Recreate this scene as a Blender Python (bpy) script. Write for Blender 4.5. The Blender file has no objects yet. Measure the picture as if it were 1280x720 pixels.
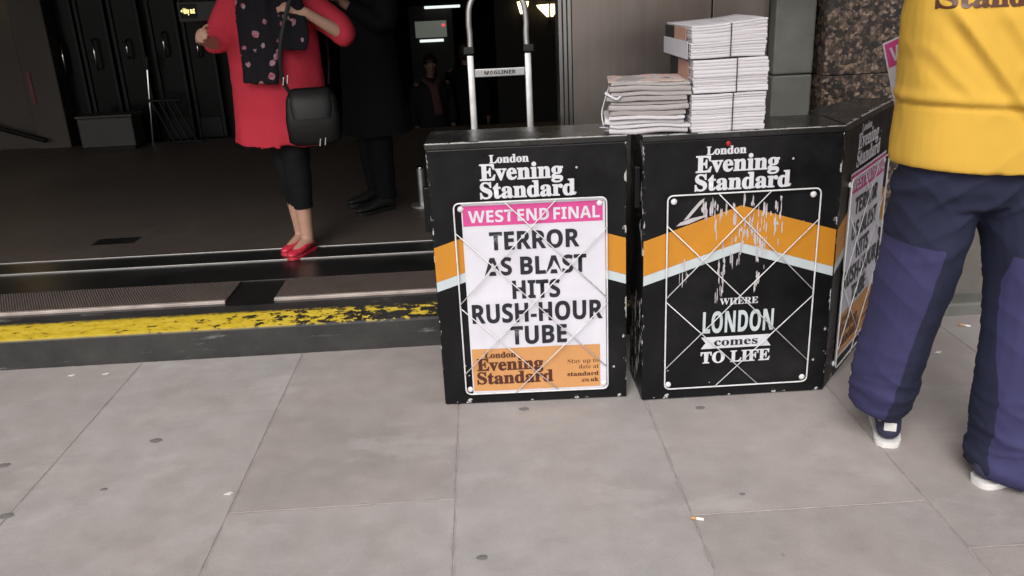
import bpy, bmesh, math, random
from mathutils import Vector, Matrix, noise
from mathutils.bvhtree import BVHTree
random.seed(7)
R = math.radians
scene = bpy.context.scene
C = scene.collection

# ------------------------------------------------------------------ camera, sky, sun, exposure
cam = bpy.data.cameras.new('camera'); cam_o = bpy.data.objects.new('camera', cam); C.objects.link(cam_o)
cam.sensor_width = 36.0; cam.lens = 29.84; cam.clip_start = 0.05; cam.clip_end = 2000
PITCH, ROLL, YAW = R(19.742), R(-2.739), R(1.434)
fw = Vector((math.sin(YAW)*math.cos(PITCH), math.cos(YAW)*math.cos(PITCH), -math.sin(PITCH)))
rt = Vector((math.cos(YAW), -math.sin(YAW), 0)); up = rt.cross(fw)
rt2 = math.cos(ROLL)*rt + math.sin(ROLL)*up; up2 = -math.sin(ROLL)*rt + math.cos(ROLL)*up
M3 = Matrix((rt2, up2, -fw)).transposed()
cam_o.matrix_world = Matrix.Translation((0, 0, 1.43)) @ M3.to_4x4()
scene.camera = cam_o

SUN_EL, SUN_AZ = R(44), R(198)      # azimuth clockwise from +Y (into the building)
world = bpy.data.worlds.new('World'); scene.world = world; world.use_nodes = True
wn = world.node_tree.nodes; wl = world.node_tree.links
sky = wn.new('ShaderNodeTexSky'); sky.sky_type = 'NISHITA'; sky.sun_disc = False
sky.sun_elevation = SUN_EL; sky.sun_rotation = SUN_AZ; sky.dust_density = 6.0; sky.air_density = 1.0; sky.ozone_density = 0.6
hs = wn.new('ShaderNodeHueSaturation'); hs.inputs['Saturation'].default_value = 0.25
wl.new(sky.outputs[0], hs.inputs['Color'])
wl.new(hs.outputs[0], wn['Background'].inputs[0]); wn['Background'].inputs[1].default_value = 0.15
sl = bpy.data.lights.new('sun', 'SUN'); sl.energy = 0.85; sl.angle = R(32); sl.color = (1.0, 0.97, 0.93)
so = bpy.data.objects.new('sun', sl); C.objects.link(so)
sd = Vector((math.sin(SUN_AZ)*math.cos(SUN_EL), math.cos(SUN_AZ)*math.cos(SUN_EL), math.sin(SUN_EL)))
so.rotation_euler = sd.to_track_quat('Z', 'Y').to_euler(); so.location = (0, -4, 8)
scene.view_settings.view_transform = 'Standard'; scene.view_settings.look = 'None'
scene.view_settings.gamma = 1.0; scene.view_settings.use_curve_mapping = False
scene.view_settings.exposure = 0.27
scene.render.engine = 'CYCLES'

# ------------------------------------------------------------------ materials
class G:
    def __init__(s, name):
        s.m = bpy.data.materials.new(name); s.m.use_nodes = True
        s.t = s.m.node_tree; s.b = s.t.nodes['Principled BSDF']; s._p = None
    def n(s, t, **kw):
        x = s.t.nodes.new(t)
        for k, v in kw.items(): setattr(x, k, v)
        return x
    def l(s, a, b): s.t.links.new(a, b)
    def val(s, sock, v):
        if hasattr(v, 'is_linked'): s.l(v, sock)
        else: sock.default_value = v
    def obj(s):
        if not s._p: s._p = s.n('ShaderNodeTexCoord').outputs['Object']
        return s._p
    def pos(s): return s.n('ShaderNodeNewGeometry').outputs['Position']
    def noise(s, scale, detail=4, rough=.55, vec=None, stretch=None, out=0):
        v = vec or s.obj()
        if stretch:
            mp = s.n('ShaderNodeMapping'); mp.inputs['Scale'].default_value = stretch; s.l(v, mp.inputs[0]); v = mp.outputs[0]
        x = s.n('ShaderNodeTexNoise'); x.inputs['Scale'].default_value = scale; x.inputs['Detail'].default_value = detail
        x.inputs['Roughness'].default_value = rough; s.l(v, x.inputs['Vector']); return x.outputs[out]
    def ramp(s, fac, stops, interp='LINEAR'):
        x = s.n('ShaderNodeValToRGB'); x.color_ramp.interpolation = interp; e = x.color_ramp.elements
        while len(e) < len(stops): e.new(.5)
        for i, (p, c) in enumerate(stops):
            e[i].position = p; e[i].color = tuple(c)+(1,) if len(c) == 3 else c
        s.l(fac, x.inputs[0]); return x.outputs[0]
    def step(s, fac, a, b): return s.ramp(fac, [(a, (0, 0, 0)), (b, (1, 1, 1))])
    def mix(s, fac, a, b, mode='MIX'):
        x = s.n('ShaderNodeMix', data_type='RGBA', blend_type=mode)
        s.val(x.inputs[0], fac)
        for k, v in ((6, a), (7, b)):
            if isinstance(v, (tuple, list)): x.inputs[k].default_value = tuple(v[:3])+(1,)
            else: s.l(v, x.inputs[k])
        return x.outputs[2]
    def math(s, op, a, b=None):
        x = s.n('ShaderNodeMath', operation=op); s.val(x.inputs[0], a)
        if b is not None: s.val(x.inputs[1], b)
        return x.outputs[0]
    def sep(s, v): x = s.n('ShaderNodeSeparateXYZ'); s.l(v, x.inputs[0]); return x.outputs
    def bump(s, h, strength=.3, dist=.01):
        x = s.n('ShaderNodeBump'); x.inputs['Strength'].default_value = strength; x.inputs['Distance'].default_value = dist
        s.l(h, x.inputs['Height']); s.l(x.outputs[0], s.b.inputs['Normal'])
    def set(s, **kw):
        for k, v in kw.items():
            k = {'color': 'Base Color', 'rough': 'Roughness', 'metal': 'Metallic', 'spec': 'Specular IOR Level', 'coat': 'Coat Weight', 'sheen': 'Sheen Weight', 'sss': 'Subsurface Weight'}.get(k, k)
            if isinstance(v, (tuple, list)): v = tuple(v[:3])+(1,)
            s.val(s.b.inputs[k], v)
        return s.m

def plain(name, col, rough=.5, metal=0, var=.15, vscale=6, bump=0, bscale=60, spec=.5):
    g = G(name); n = g.noise(vscale, 5)
    c = g.ramp(n, [(.3, [x*(1-var) for x in col]), (.7, [min(1, x*(1+var)) for x in col])])
    if bump: g.bump(g.noise(bscale, 4), bump, .004)
    return g.set(color=c, rough=rough, metal=metal, spec=spec)
def emit(name, col, strength):
    g = G(name); g.set(color=col, rough=.5); g.b.inputs['Emission Color'].default_value = tuple(col)+(1,); g.b.inputs['Emission Strength'].default_value = strength
    return g.m

def slab_mat():
    g = G('paving_stone'); p = g.pos()
    rnd = g.n('ShaderNodeObjectInfo').outputs['Random']
    base = g.ramp(rnd, [(0, (.345, .312, .296)), (.25, (.40, .392, .392)), (.5, (.425, .368, .338)), (.75, (.365, .345, .335)), (1, (.42, .41, .405))])
    n1 = g.noise(1.3, 5, .6, p); n2 = g.noise(9, 6, .65, p); n3 = g.noise(180, 3, .6, p)
    c = g.mix(g.step(n1, .35, .7), base, (.42, .375, .355), 'MIX')
    c = g.mix(.7, base, c)
    n0 = g.noise(.9, 4, .6, p); c = g.mix(1.0, c, g.ramp(n0, [(.3, (.80, .79, .80)), (.5, (.95, .93, .92)), (.7, (1.0, 1.0, 1.02))]), 'MULTIPLY')
    c = g.mix(.55, c, g.ramp(n2, [(.25, (.66, .64, .62)), (.75, (1.04, 1.04, 1.04))]), 'MULTIPLY')
    c = g.mix(.35, c, g.ramp(n3, [(.3, (.62, .62, .62)), (.7, (1, 1, 1))]), 'MULTIPLY')
    gx, gy, gz = g.sep(g.n('ShaderNodeTexCoord').outputs['Generated'])
    ed = g.math('MINIMUM', g.math('MULTIPLY', g.math('MINIMUM', gx, g.math('SUBTRACT', 1, gx)), .669), g.math('MULTIPLY', g.math('MINIMUM', gy, g.math('SUBTRACT', 1, gy)), 1.15))
    dm = g.math('LESS_THAN', ed, g.math('MULTIPLY', g.math('SUBTRACT', g.noise(11, 6, .75, p), .42), .045))
    c = g.mix(g.math('MULTIPLY', dm, .30), c, (.17, .15, .14))
    bl = g.step(g.noise(2.1, 7, .72, p), .54, .60)
    c = g.mix(g.math('MULTIPLY', bl, .16), c, (.22, .195, .185))
    b2_ = g.step(g.noise(1.7, 6, .7, p, (1, 1.6, 3)), .56, .64)
    c = g.mix(g.math('MULTIPLY', b2_, .22), c, (.50, .47, .46))
    # old drips, scuffs and specks
    v = g.n('ShaderNodeTexVoronoi'); v.inputs['Scale'].default_value = 7.0; v.inputs['Randomness'].default_value = 1; g.l(p, v.inputs['Vector'])
    spot = g.ramp(v.outputs['Distance'], [(.035, (1, 1, 1)), (.06, (0, 0, 0))])
    spot = g.mix(1.0, spot, g.step(g.noise(2.2, 2, .5, p), .55, .62), 'MULTIPLY')
    c = g.mix(g.math('MULTIPLY', spot, .55), c, (.14, .13, .13))
    sc = g.step(g.noise(3.2, 6, .7, p, (1, 3.5, 1)), .58, .78)
    c = g.mix(g.math('MULTIPLY', sc, .35), c, (.2, .185, .175))
    g.bump(g.noise(120, 5, .6, p), .12, .004)
    return g.set(color=c, rough=g.ramp(n2, [(.3, (.5,)*3), (.7, (.72,)*3)]), spec=.35)

def kerb_mat():
    g = G('kerb_stone_with_yellow_paint'); p = g.pos(); x, y, z = g.sep(p)
    n = g.noise(5, 6, .65, p); n2 = g.noise(26, 5, .7, p, (.8, 1, 1)); n3 = g.noise(3.3, 4, .7, p)
    stone = g.ramp(n, [(.3, (.015, .0145, .0145)), (.7, (.036, .035, .033))])
    stone = g.mix(g.step(g.noise(9, 6, .75, p, (.5, 1, 4)), .6, .72), stone, (.19, .185, .175))
    band = g.math('MULTIPLY', g.step(y, 3.318, 3.326), g.math('SUBTRACT', 1, g.step(y, 3.505, 3.53)))
    # ramps clamp to 0..1, so scale first
    m = g.n('ShaderNodeMapRange'); m.inputs[1].default_value = 3.322; m.inputs[2].default_value = 3.334; g.l(y, m.inputs[0])
    m2 = g.n('ShaderNodeMapRange'); m2.inputs[1].default_value = 3.515; m2.inputs[2].default_value = 3.485; g.l(g.math('ADD', y, g.math('MULTIPLY', g.math('SUBTRACT', n2, .5), .09)), m2.inputs[0])
    band = g.math('MULTIPLY', m.outputs[0], m2.outputs[0])
    wr = g.n('ShaderNodeMapRange'); wr.inputs[1].default_value = -1.5; wr.inputs[2].default_value = -.35; wr.inputs[3].default_value = .40; wr.inputs[4].default_value = .535
    g.l(x, wr.inputs[0])
    keep = g.math('GREATER_THAN', g.math('ADD', g.math('MULTIPLY', n2, .75), g.math('MULTIPLY', n3, .25)), wr.outputs[0])
    zz = g.math('GREATER_THAN', z, .121)
    mask = g.math('MULTIPLY', g.math('MULTIPLY', band, keep), zz)
    yel = g.ramp(n2, [(.3, (.40, .28, .02)), (.5, (.70, .50, .03)), (.75, (.80, .62, .10))])
    g.bump(g.math('ADD', g.noise(60, 5, .6, p), g.math('MULTIPLY', mask, .6)), .35, .004)
    return g.set(color=g.mix(mask, stone, yel), rough=.55)

def box_paint():
    """black gloss paint with chips; box-local coordinates (u, depth, z)"""
    g = G('chipped_black_paint'); o = g.obj(); x, y, z = g.sep(o)
    n = g.noise(4, 5)
    c = g.ramp(n, [(.3, (.004, .004, .0045)), (.7, (.010, .010, .011))])
    v = g.n('ShaderNodeTexVoronoi'); v.inputs['Scale'].default_value = 26; g.l(o, v.inputs['Vector'])
    chip = g.ramp(v.outputs['Distance'], [(.09, (1, 1, 1)), (.13, (0, 0, 0))])
    chip = g.math('MULTIPLY', chip, g.math('GREATER_THAN', g.noise(5, 2), .54))
    # worn vertical edges and bottom corners
    ed = g.math('MINIMUM', x, g.math('SUBTRACT', .657, x))
    edn = g.math('LESS_THAN', ed, g.math('MULTIPLY', g.math('SUBTRACT', g.noise(34, 6, .7, stretch=(1, 1, .45)), .55), .16))
    edn = g.math('MULTIPLY', edn, g.math('GREATER_THAN', g.noise(3.1, 2), .45))
    bt = g.math('LESS_THAN', z, g.math('MULTIPLY', g.math('SUBTRACT', g.noise(18, 5, .7), .56), .16))
    m = g.math('MAXIMUM', g.math('MAXIMUM', chip, edn), bt)
    c = g.mix(m, c, (.42, .41, .40))
    dust = g.step(g.noise(3, 6, .7), .5, .8)
    c = g.mix(g.math('MULTIPLY', dust, .035), c, (.3, .29, .28))
    g.bump(g.noise(45, 4), .06, .003)
    return g.set(color=c, rough=g.ramp(g.noise(8, 5), [(.3, (.26,)*3), (.75, (.48,)*3)]), spec=.16)

def print_mat(name, col, worn):
    g = G(name); o = g.obj(); n = g.noise(12, 5)
    c = g.ramp(n, [(.3, [k*.88 for k in col]), (.7, col)])
    if worn:
        f = g.math('GREATER_THAN', g.noise(40, 5, .7, stretch=(1, 1, .5)), .70)
        c = g.mix(g.math('MULTIPLY', f, .8), c, (.03, .03, .03))
    return g.set(color=c, rough=.42)

def paper(name, col, grey=.12):
    g = G(name); n = g.noise(6, 5)
    c = g.ramp(n, [(.3, [k*(1-grey) for k in col]), (.7, col)])
    g.bump(g.noise(9, 4, .6), .25, .01)
    return g.set(color=c, rough=.62, spec=.3)

def newsprint():
    g = G('newsprint_edges'); o = g.obj()
    n = g.noise(8, 4, .6, stretch=(.4, .4, 55))
    rnd = g.n('ShaderNodeObjectInfo').outputs['Random']
    c = g.ramp(n, [(.25, (.40, .38, .40)), (.55, (.56, .545, .57)), (.8, (.64, .63, .655))])
    c = g.mix(.5, c, g.ramp(rnd, [(0, (.8, .76, .76)), (1, (1, 1, 1))]), 'MULTIPLY')
    g.bump(n, .4, .003)
    return g.set(color=c, rough=.8, spec=.2)

def granite():
    g = G('brown_speckled_granite'); p = g.pos()
    w = g.n('ShaderNodeTexVoronoi'); w.inputs['Scale'].default_value = 72; w.inputs['Randomness'].default_value = 1
    nv = g.n('ShaderNodeVectorMath', operation='MULTIPLY_ADD'); g.l(g.noise(40, 3, .6, p, out=1), nv.inputs[0]); nv.inputs[1].default_value = (.035,)*3; g.l(p, nv.inputs[2])
    g.l(nv.outputs[0], w.inputs['Vector'])
    r, gg, b = g.sep(w.outputs['Color'])
    c = g.ramp(r, [(.0, (.012, .010, .009)), (.35, (.042, .030, .023)), (.6, (.14, .096, .070)), (.82, (.28, .19, .14)), (1, (.42, .31, .23))])
    e = g.step(w.outputs['Distance'], .0, .8)
    c = g.mix(g.math('MULTIPLY', e, .75), c, (.008, .007, .006))
    c = g.mix(.3, c, g.ramp(g.noise(3, 4, .6, p), [(.3, (.5, .5, .5)), (.7, (1, 1, 1))]), 'MULTIPLY')
    g.bump(w.outputs['Distance'], -.35, .008)
    return g.set(color=c, rough=.42)

def brushed(name, col, rough=.38):
    g = G(name); n = g.noise(30, 4, .6, stretch=(1, 1, .04)); n2 = g.noise(1.6, 4)
    c = g.ramp(n, [(.3, [k*.85 for k in col]), (.7, col)])
    c = g.mix(.4, c, g.ramp(n2, [(.3, (.6, .57, .55)), (.7, (1, 1, 1))]), 'MULTIPLY')
    g.bump(g.noise(2.0, 3), .06, .02)
    return g.set(color=c, rough=g.ramp(n2, [(.3, (rough*.8,)*3), (.7, (rough*1.25,)*3)]), metal=1)

def cloth(name, col, var=.12, rough=.85, weave=500, sheen=0.0):
    g = G(name); n = g.noise(5, 5)
    c = g.ramp(n, [(.3, [k*(1-var) for k in col]), (.7, col)])
    g.bump(g.noise(weave, 2), .10, .002)
    return g.set(color=c, rough=rough, spec=.25, sheen=sheen)

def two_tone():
    """dark navy work cloth, paler violet-blue on the outer sides of the legs"""
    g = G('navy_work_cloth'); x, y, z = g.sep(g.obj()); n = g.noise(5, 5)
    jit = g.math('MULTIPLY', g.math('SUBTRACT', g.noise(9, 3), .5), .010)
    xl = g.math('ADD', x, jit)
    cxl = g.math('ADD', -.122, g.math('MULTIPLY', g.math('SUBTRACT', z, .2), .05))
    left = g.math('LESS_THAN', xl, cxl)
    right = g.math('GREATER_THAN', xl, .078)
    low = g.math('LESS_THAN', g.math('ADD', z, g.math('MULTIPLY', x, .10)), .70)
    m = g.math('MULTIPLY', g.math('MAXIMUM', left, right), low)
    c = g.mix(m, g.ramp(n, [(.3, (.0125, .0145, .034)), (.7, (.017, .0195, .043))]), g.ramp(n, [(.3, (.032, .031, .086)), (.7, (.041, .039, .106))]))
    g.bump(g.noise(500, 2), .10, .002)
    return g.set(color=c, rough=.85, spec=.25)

def floral():
    g = G('black_scarf_with_pale_flowers'); o = g.obj()
    v = g.n('ShaderNodeTexVoronoi'); v.inputs['Scale'].default_value = 17; g.l(o, v.inputs['Vector'])
    n = g.noise(38, 5, .75)
    m = g.math('LESS_THAN', g.math('ADD', v.outputs['Distance'], g.math('MULTIPLY', n, .55)), .55)
    m = g.math('MULTIPLY', m, g.math('GREATER_THAN', g.noise(7, 2), .44))
    c = g.mix(m, (.008, .007, .010), g.ramp(g.noise(30, 2), [(.35, (.35, .28, .30)), (.6, (.32, .06, .12))]))
    return g.set(color=c, rough=.8, spec=.2)

def dark_floor():
    g = G('dark_brown_floor'); p = g.pos(); n = g.noise(1.2, 5, .6, p); n2 = g.noise(14, 5, .65, p)
    c = g.ramp(n, [(.3, (.078, .062, .053)), (.7, (.11, .09, .078))])
    c = g.mix(.4, c, g.ramp(n2, [(.3, (.55, .55, .55)), (.7, (1, 1, 1))]), 'MULTIPLY')
    return g.set(color=c, rough=g.ramp(n2, [(.3, (.42,)*3), (.7, (.6,)*3)]), spec=.35)

def mat_mat():
    g = G('ribbed_entrance_mat'); p = g.pos(); x, y, z = g.sep(p)
    d = g.math('ADD', g.math('MULTIPLY', x, 1.0), g.math('MULTIPLY', y, .55))
    s = g.math('SINE', g.math('MULTIPLY', d, 520))
    st = g.step(s, .0, .5)
    n = g.noise(7, 5, .6, p)
    c = g.mix(st, (.075, .058, .05), (.135, .105, .092))
    c = g.mix(.6, c, g.ramp(n, [(.3, (.5, .47, .45)), (.7, (1, 1, 1))]), 'MULTIPLY')
    g.bump(s, .5, .004)
    return g.set(color=c, rough=.7)

def skin_mat(name, col):
    g = G(name); n = g.noise(18, 4)
    c = g.ramp(n, [(.3, [col[0]*.9, col[1]*.84, col[2]*.82]), (.7, col)])
    return g.set(color=c, rough=.5, spec=.4)

M = dict(
    slab=slab_mat(), mortar=plain('joint_mortar', (.30, .262, .245), .9, var=.3, vscale=20, bump=.3), asphalt=plain('asphalt', (.05, .05, .052), .85, var=.25, vscale=40, bump=.3),
    kerb=kerb_mat(), black=box_paint(), lid=None, newsprint=newsprint(), granite=granite(),
    orange=print_mat('orange_print', (.50, .205, .014), False), palebl=print_mat('pale_print', (.47, .52, .54), False),
    white_print=print_mat('white_lettering', (.58, .58, .62), True), black_print=print_mat('black_ink', (.012, .011, .018), False),
    brown_print=print_mat('brown_ink', (.075, .018, .008), False),
    torn=paper('torn_old_paper', (.50, .46, .48), .3), poster=paper('poster_paper', (.60, .585, .645)), pink=paper('pink_band', (.56, .065, .24)), porange=paper('poster_orange_band', (.54, .265, .10)),
    wire=plain('pale_coated_wire', (.60, .60, .61), .3, 0, .15, 30), matstrip=plain('worn_metal_strip', (.42, .36, .33), .55, .3, .3, 9), steel=brushed('brushed_steel', (.31, .27, .245)),
    jamb=brushed('steel_trim', (.42, .41, .40), .3), alu=plain('aluminium', (.58, .575, .57), .42, .9, .15, 15),
    stonegrey=plain('grey_green_stone', (.12, .122, .108), .55, var=.3, vscale=5, bump=.2), plinth=plain('plinth_stone', (.13, .12, .105), .7, var=.3, vscale=4, bump=.3),
    darkstone=plain('black_threshold_stone', (.012, .012, .012), .32, var=.4, vscale=5), floor=dark_floor(), matm=mat_mat(),
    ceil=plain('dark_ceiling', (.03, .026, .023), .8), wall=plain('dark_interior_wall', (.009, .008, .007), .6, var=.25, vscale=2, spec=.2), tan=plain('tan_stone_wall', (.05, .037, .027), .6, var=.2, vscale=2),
    facade=plain('grey_facade_stone', (.26, .245, .225), .8, var=.15, vscale=1.5, bump=.2),
    dblack=plain('black_metal', (.004, .004, .004), .42, var=.3, spec=.2), glass=None, chrome=plain('chrome', (.7, .7, .7), .18, 1, .05),
    cab=plain('grey_cabinet', (.032, .028, .024), .5), rubber=plain('black_rubber', (.012, .012, .012), .6), strap=plain('black_strap', (.02, .02, .022), .5),
    string=plain('white_string', (.6, .58, .56), .8), red=plain('red_glow_disc', (.30, .008, .012), .35), salmon=paper('salmon_page', (.52, .30, .24), .25), darkpage=paper('dark_page', (.03, .028, .03)),
    gum=plain('old_chewing_gum', (.15, .14, .135), .8, var=.25, vscale=60), butt=plain('cigarette_paper', (.7, .68, .64), .8), cork=plain('cork_filter', (.5, .27, .12), .8, var=.3, vscale=300), litter=plain('pale_litter', (.6, .58, .55), .8),
    lampw=emit('warm_lamp_glass', (1.0, .74, .38), 4.0), tube=emit('strip_light', (.85, .92, .9), .9), screen=emit('dim_screen', (.30, .33, .28), .22), signy=emit('lit_yellow_letters', (1.0, .86, .35), 1.6), redled=emit('red_led', (1, .05, .06), 1.5),
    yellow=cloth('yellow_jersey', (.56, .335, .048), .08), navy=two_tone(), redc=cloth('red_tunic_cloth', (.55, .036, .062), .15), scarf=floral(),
    blackc=cloth('black_cloth', (.005, .005, .006), .3), leggings=cloth('black_leggings', (.006, .006, .007), .3), skin=skin_mat('skin', (.50, .30, .22)), skin2=skin_mat('skin_dark', (.30, .17, .12)),
    hair=plain('brown_hair', (.03, .018, .012), .5, var=.4, vscale=80), eye=plain('eye', (.5, .5, .5), .15), navyshoe=plain('navy_suede', (.02, .022, .05), .7), sole=plain('white_rubber_sole', (.62, .61, .59), .6, var=.15, vscale=25),
    redshoe=plain('red_patent', (.62, .035, .07), .25), leather=plain('black_leather', (.007, .007, .007), .45, bump=.15, bscale=90, spec=.3), grey_cloth=cloth('charcoal_cloth', (.022, .021, .022), .3), dfloral=cloth('dull_pink_cloth', (.16, .07, .07), .4), redtape=plain('red_stripe', (.12, .012, .012), .5),
)
def lid_mat():
    g = G('black_lid_paint'); n = g.noise(5, 5); x, y, z = g.sep(g.obj())
    c = g.ramp(n, [(.3, (.012, .012, .012)), (.7, (.026, .025, .024))])
    e = g.math('LESS_THAN', y, g.math('ADD', .003, g.math('MULTIPLY', g.math('SUBTRACT', g.noise(22, 5, .7), .52), .06)))
    e = g.math('MULTIPLY', e, g.math('GREATER_THAN', z, .945))
    c = g.mix(e, c, (.36, .35, .34))
    c = g.mix(g.math('MULTIPLY', g.step(g.noise(14, 6, .75), .56, .72), .25), c, (.22, .2, .19))
    return g.set(color=c, rough=g.ramp(g.noise(9, 4), [(.3, (.16,)*3), (.7, (.34,)*3)]))
M['lid'] = lid_mat()
def newsgrey():  # upper papers of the loose pile: greyer print, with less light put into the colour
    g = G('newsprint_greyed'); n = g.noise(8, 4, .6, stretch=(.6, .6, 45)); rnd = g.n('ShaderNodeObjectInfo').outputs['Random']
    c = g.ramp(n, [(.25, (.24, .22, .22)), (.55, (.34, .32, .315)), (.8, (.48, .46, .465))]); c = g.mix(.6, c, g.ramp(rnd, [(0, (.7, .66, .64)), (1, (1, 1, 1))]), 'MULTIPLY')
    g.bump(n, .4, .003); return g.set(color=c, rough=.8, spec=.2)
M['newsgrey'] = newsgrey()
def frontpage():
    g = G('printed_front_page'); n = g.noise(16, 3, .6)
    c = g.ramp(n, [(.35, (.10, .09, .09)), (.45, (.45, .43, .43)), (.55, (.50, .30, .24)), (.68, (.58, .55, .54))]); return g.set(color=c, rough=.7)
M['frontpage'] = frontpage()
def glass_mat():
    g = G('dark_glass'); return g.set(color=(.004, .004, .004), rough=.25, spec=.12)
M['glass'] = glass_mat()

# ------------------------------------------------------------------ mesh helpers
def obj(name, me, mat, parent=None, loc=None):
    if isinstance(me, bmesh.types.BMesh):
        bmesh.ops.recalc_face_normals(me, faces=me.faces)
        m = bpy.data.meshes.new(name); me.to_mesh(m); me.free(); me = m
    if mat is not None and not me.materials: me.materials.append(M[mat] if isinstance(mat, str) else mat)
    o = bpy.data.objects.new(name, me); C.objects.link(o)
    if parent: o.parent = parent
    if loc: o.location = loc
    return o
def thing(name, label, cat, loc=(0, 0, 0), rz=0, group=None):
    o = bpy.data.objects.new(name, None); C.objects.link(o); o.location = loc; o.rotation_euler = (0, 0, rz)
    o.empty_display_size = .1
    return tag(o, label, cat, group)
def tag(o, label, cat, group=None):
    o['label'] = label; o['category'] = cat
    if group: o['group'] = group
    return o
def struct(o): o['kind'] = 'structure'; return o
def smooth(o, ang=None):
    for p in o.data.polygons: p.use_smooth = True
    if ang: o.data.set_sharp_from_angle(angle=R(ang))
    return o
def bx(bm, x0, x1, y0, y1, z0, z1, bev=0, seg=2):
    r = bmesh.ops.create_cube(bm, size=1.0)
    for v in r['verts']:
        v.co = Vector(((x0+x1)/2+v.co.x*(x1-x0), (y0+y1)/2+v.co.y*(y1-y0), (z0+z1)/2+v.co.z*(z1-z0)))
    if bev:
        es = list({e for v in r['verts'] for e in v.link_edges})
        bmesh.ops.bevel(bm, geom=es, offset=bev, segments=seg, affect='EDGES', profile=.5)
    return bm
def box(name, ext, mat, parent=None, bev=.0, seg=2):
    return obj(name, bx(bmesh.new(), *ext, bev, seg), mat, parent)
def prism(bm, poly, h0, h1, axis='z'):
    f = {'z': lambda a, b, h: (a, b, h), 'y': lambda a, b, h: (a, h, b), 'x': lambda a, b, h: (h, a, b)}[axis]
    A = [bm.verts.new(f(a, b, h0)) for a, b in poly]; B = [bm.verts.new(f(a, b, h1)) for a, b in poly]
    n = len(poly)
    bm.faces.new(A[::-1]); bm.faces.new(B)
    for i in range(n): bm.faces.new((A[i], A[(i+1) % n], B[(i+1) % n], B[i]))
    return bm
def crom(pts, sub):
    P = [Vector(p) for p in pts]; out = []
    if len(P) < 3 or sub < 2: return P, [(i, 0) for i in range(len(P))]
    idx = []
    for i in range(len(P)-1):
        a, b, c, d = P[max(i-1, 0)], P[i], P[i+1], P[min(i+2, len(P)-1)]
        for k in range(sub):
            t = k/sub
            out.append(.5*((2*b)+(c-a)*t+(2*a-5*b+4*c-d)*t*t+(3*b-a-3*c+d)*t**3)); idx.append((i, t))
    out.append(P[-1]); idx.append((len(P)-1, 0)); return out, idx
def sweep(bm, pts, rad, n=10, sub=1, cap=True, ref=None):
    """tube along pts; rad = number or list of numbers or (ra, rb)"""
    if not isinstance(rad, (list,)): rad = [rad]*len(pts)
    rad = [r if isinstance(r, tuple) else (r, r) for r in rad]
    P, idx = crom(pts, sub)
    RR = []
    for i, t in idx:
        a = rad[i]; b = rad[min(i+1, len(rad)-1)]; s = t*t*(3-2*t)
        RR.append((a[0]+(b[0]-a[0])*s, a[1]+(b[1]-a[1])*s))
    T = [(P[min(i+1, len(P)-1)]-P[max(i-1, 0)]).normalized() for i in range(len(P))]
    if cap == 'round':
        a, b = RR[0], RR[-1]; p0, p1, t0, t1 = P[0], P[-1], T[0], T[-1]
        pre, post = [], []
        for q in (.97, .8, .5):
            w = math.sqrt(1-q*q); pre.append((p0-t0*max(a)*q, (a[0]*w, a[1]*w), t0)); 
            post.insert(0, (p1+t1*max(b)*q, (b[0]*w, b[1]*w), t1))
        P = [k[0] for k in pre]+P+[k[0] for k in post]; RR = [k[1] for k in pre]+RR+[k[1] for k in post]; T = [k[2] for k in pre]+T+[k[2] for k in post]
    u = Vector(ref) if ref else (Vector((0, 0, 1)) if abs(T[0].z) < .9 else Vector((1, 0, 0)))
    rings = []
    for p, r, t in zip(P, RR, T):
        u = (u-t*u.dot(t)).normalized(); w = t.cross(u)
        rings.append([bm.verts.new(p+u*(r[0]*math.cos(2*math.pi*k/n))+w*(r[1]*math.sin(2*math.pi*k/n))) for k in range(n)])
    for a, b in zip(rings, rings[1:]):
        for k in range(n): bm.faces.new((a[k], a[(k+1) % n], b[(k+1) % n], b[k]))
    if cap: bm.faces.new(rings[0][::-1]); bm.faces.new(rings[-1])
    return bm
def loft(bm, rings):
    """rings: list of point lists of equal length"""
    V = [[bm.verts.new(p) for p in r] for r in rings]; n = len(V[0])
    for a, b in zip(V, V[1:]):
        for k in range(n): bm.faces.new((a[k], a[(k+1) % n], b[(k+1) % n], b[k]))
    bm.faces.new(V[0][::-1]); bm.faces.new(V[-1]); return bm
def ell(cx, cy, z, rx, ry, n=28, p=2.3, rot=0):
    out = []
    for k in range(n):
        a = 2*math.pi*k/n; c, s = math.cos(a), math.sin(a)
        x = rx*math.copysign(abs(c)**(2/p), c); y = ry*math.copysign(abs(s)**(2/p), s)
        out.append((cx+x*math.cos(rot)-y*math.sin(rot), cy+x*math.sin(rot)+y*math.cos(rot), z))
    return out
def ball(bm, c, r, rot=None, u=16, v=10):
    m = Matrix.Translation(c) @ (rot.to_4x4() if rot else Matrix()) @ Matrix.Diagonal((*(r if isinstance(r, tuple) else (r,)*3), 1))
    bmesh.ops.create_uvsphere(bm, u_segments=u, v_segments=v, radius=1, matrix=m); return bm
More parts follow.
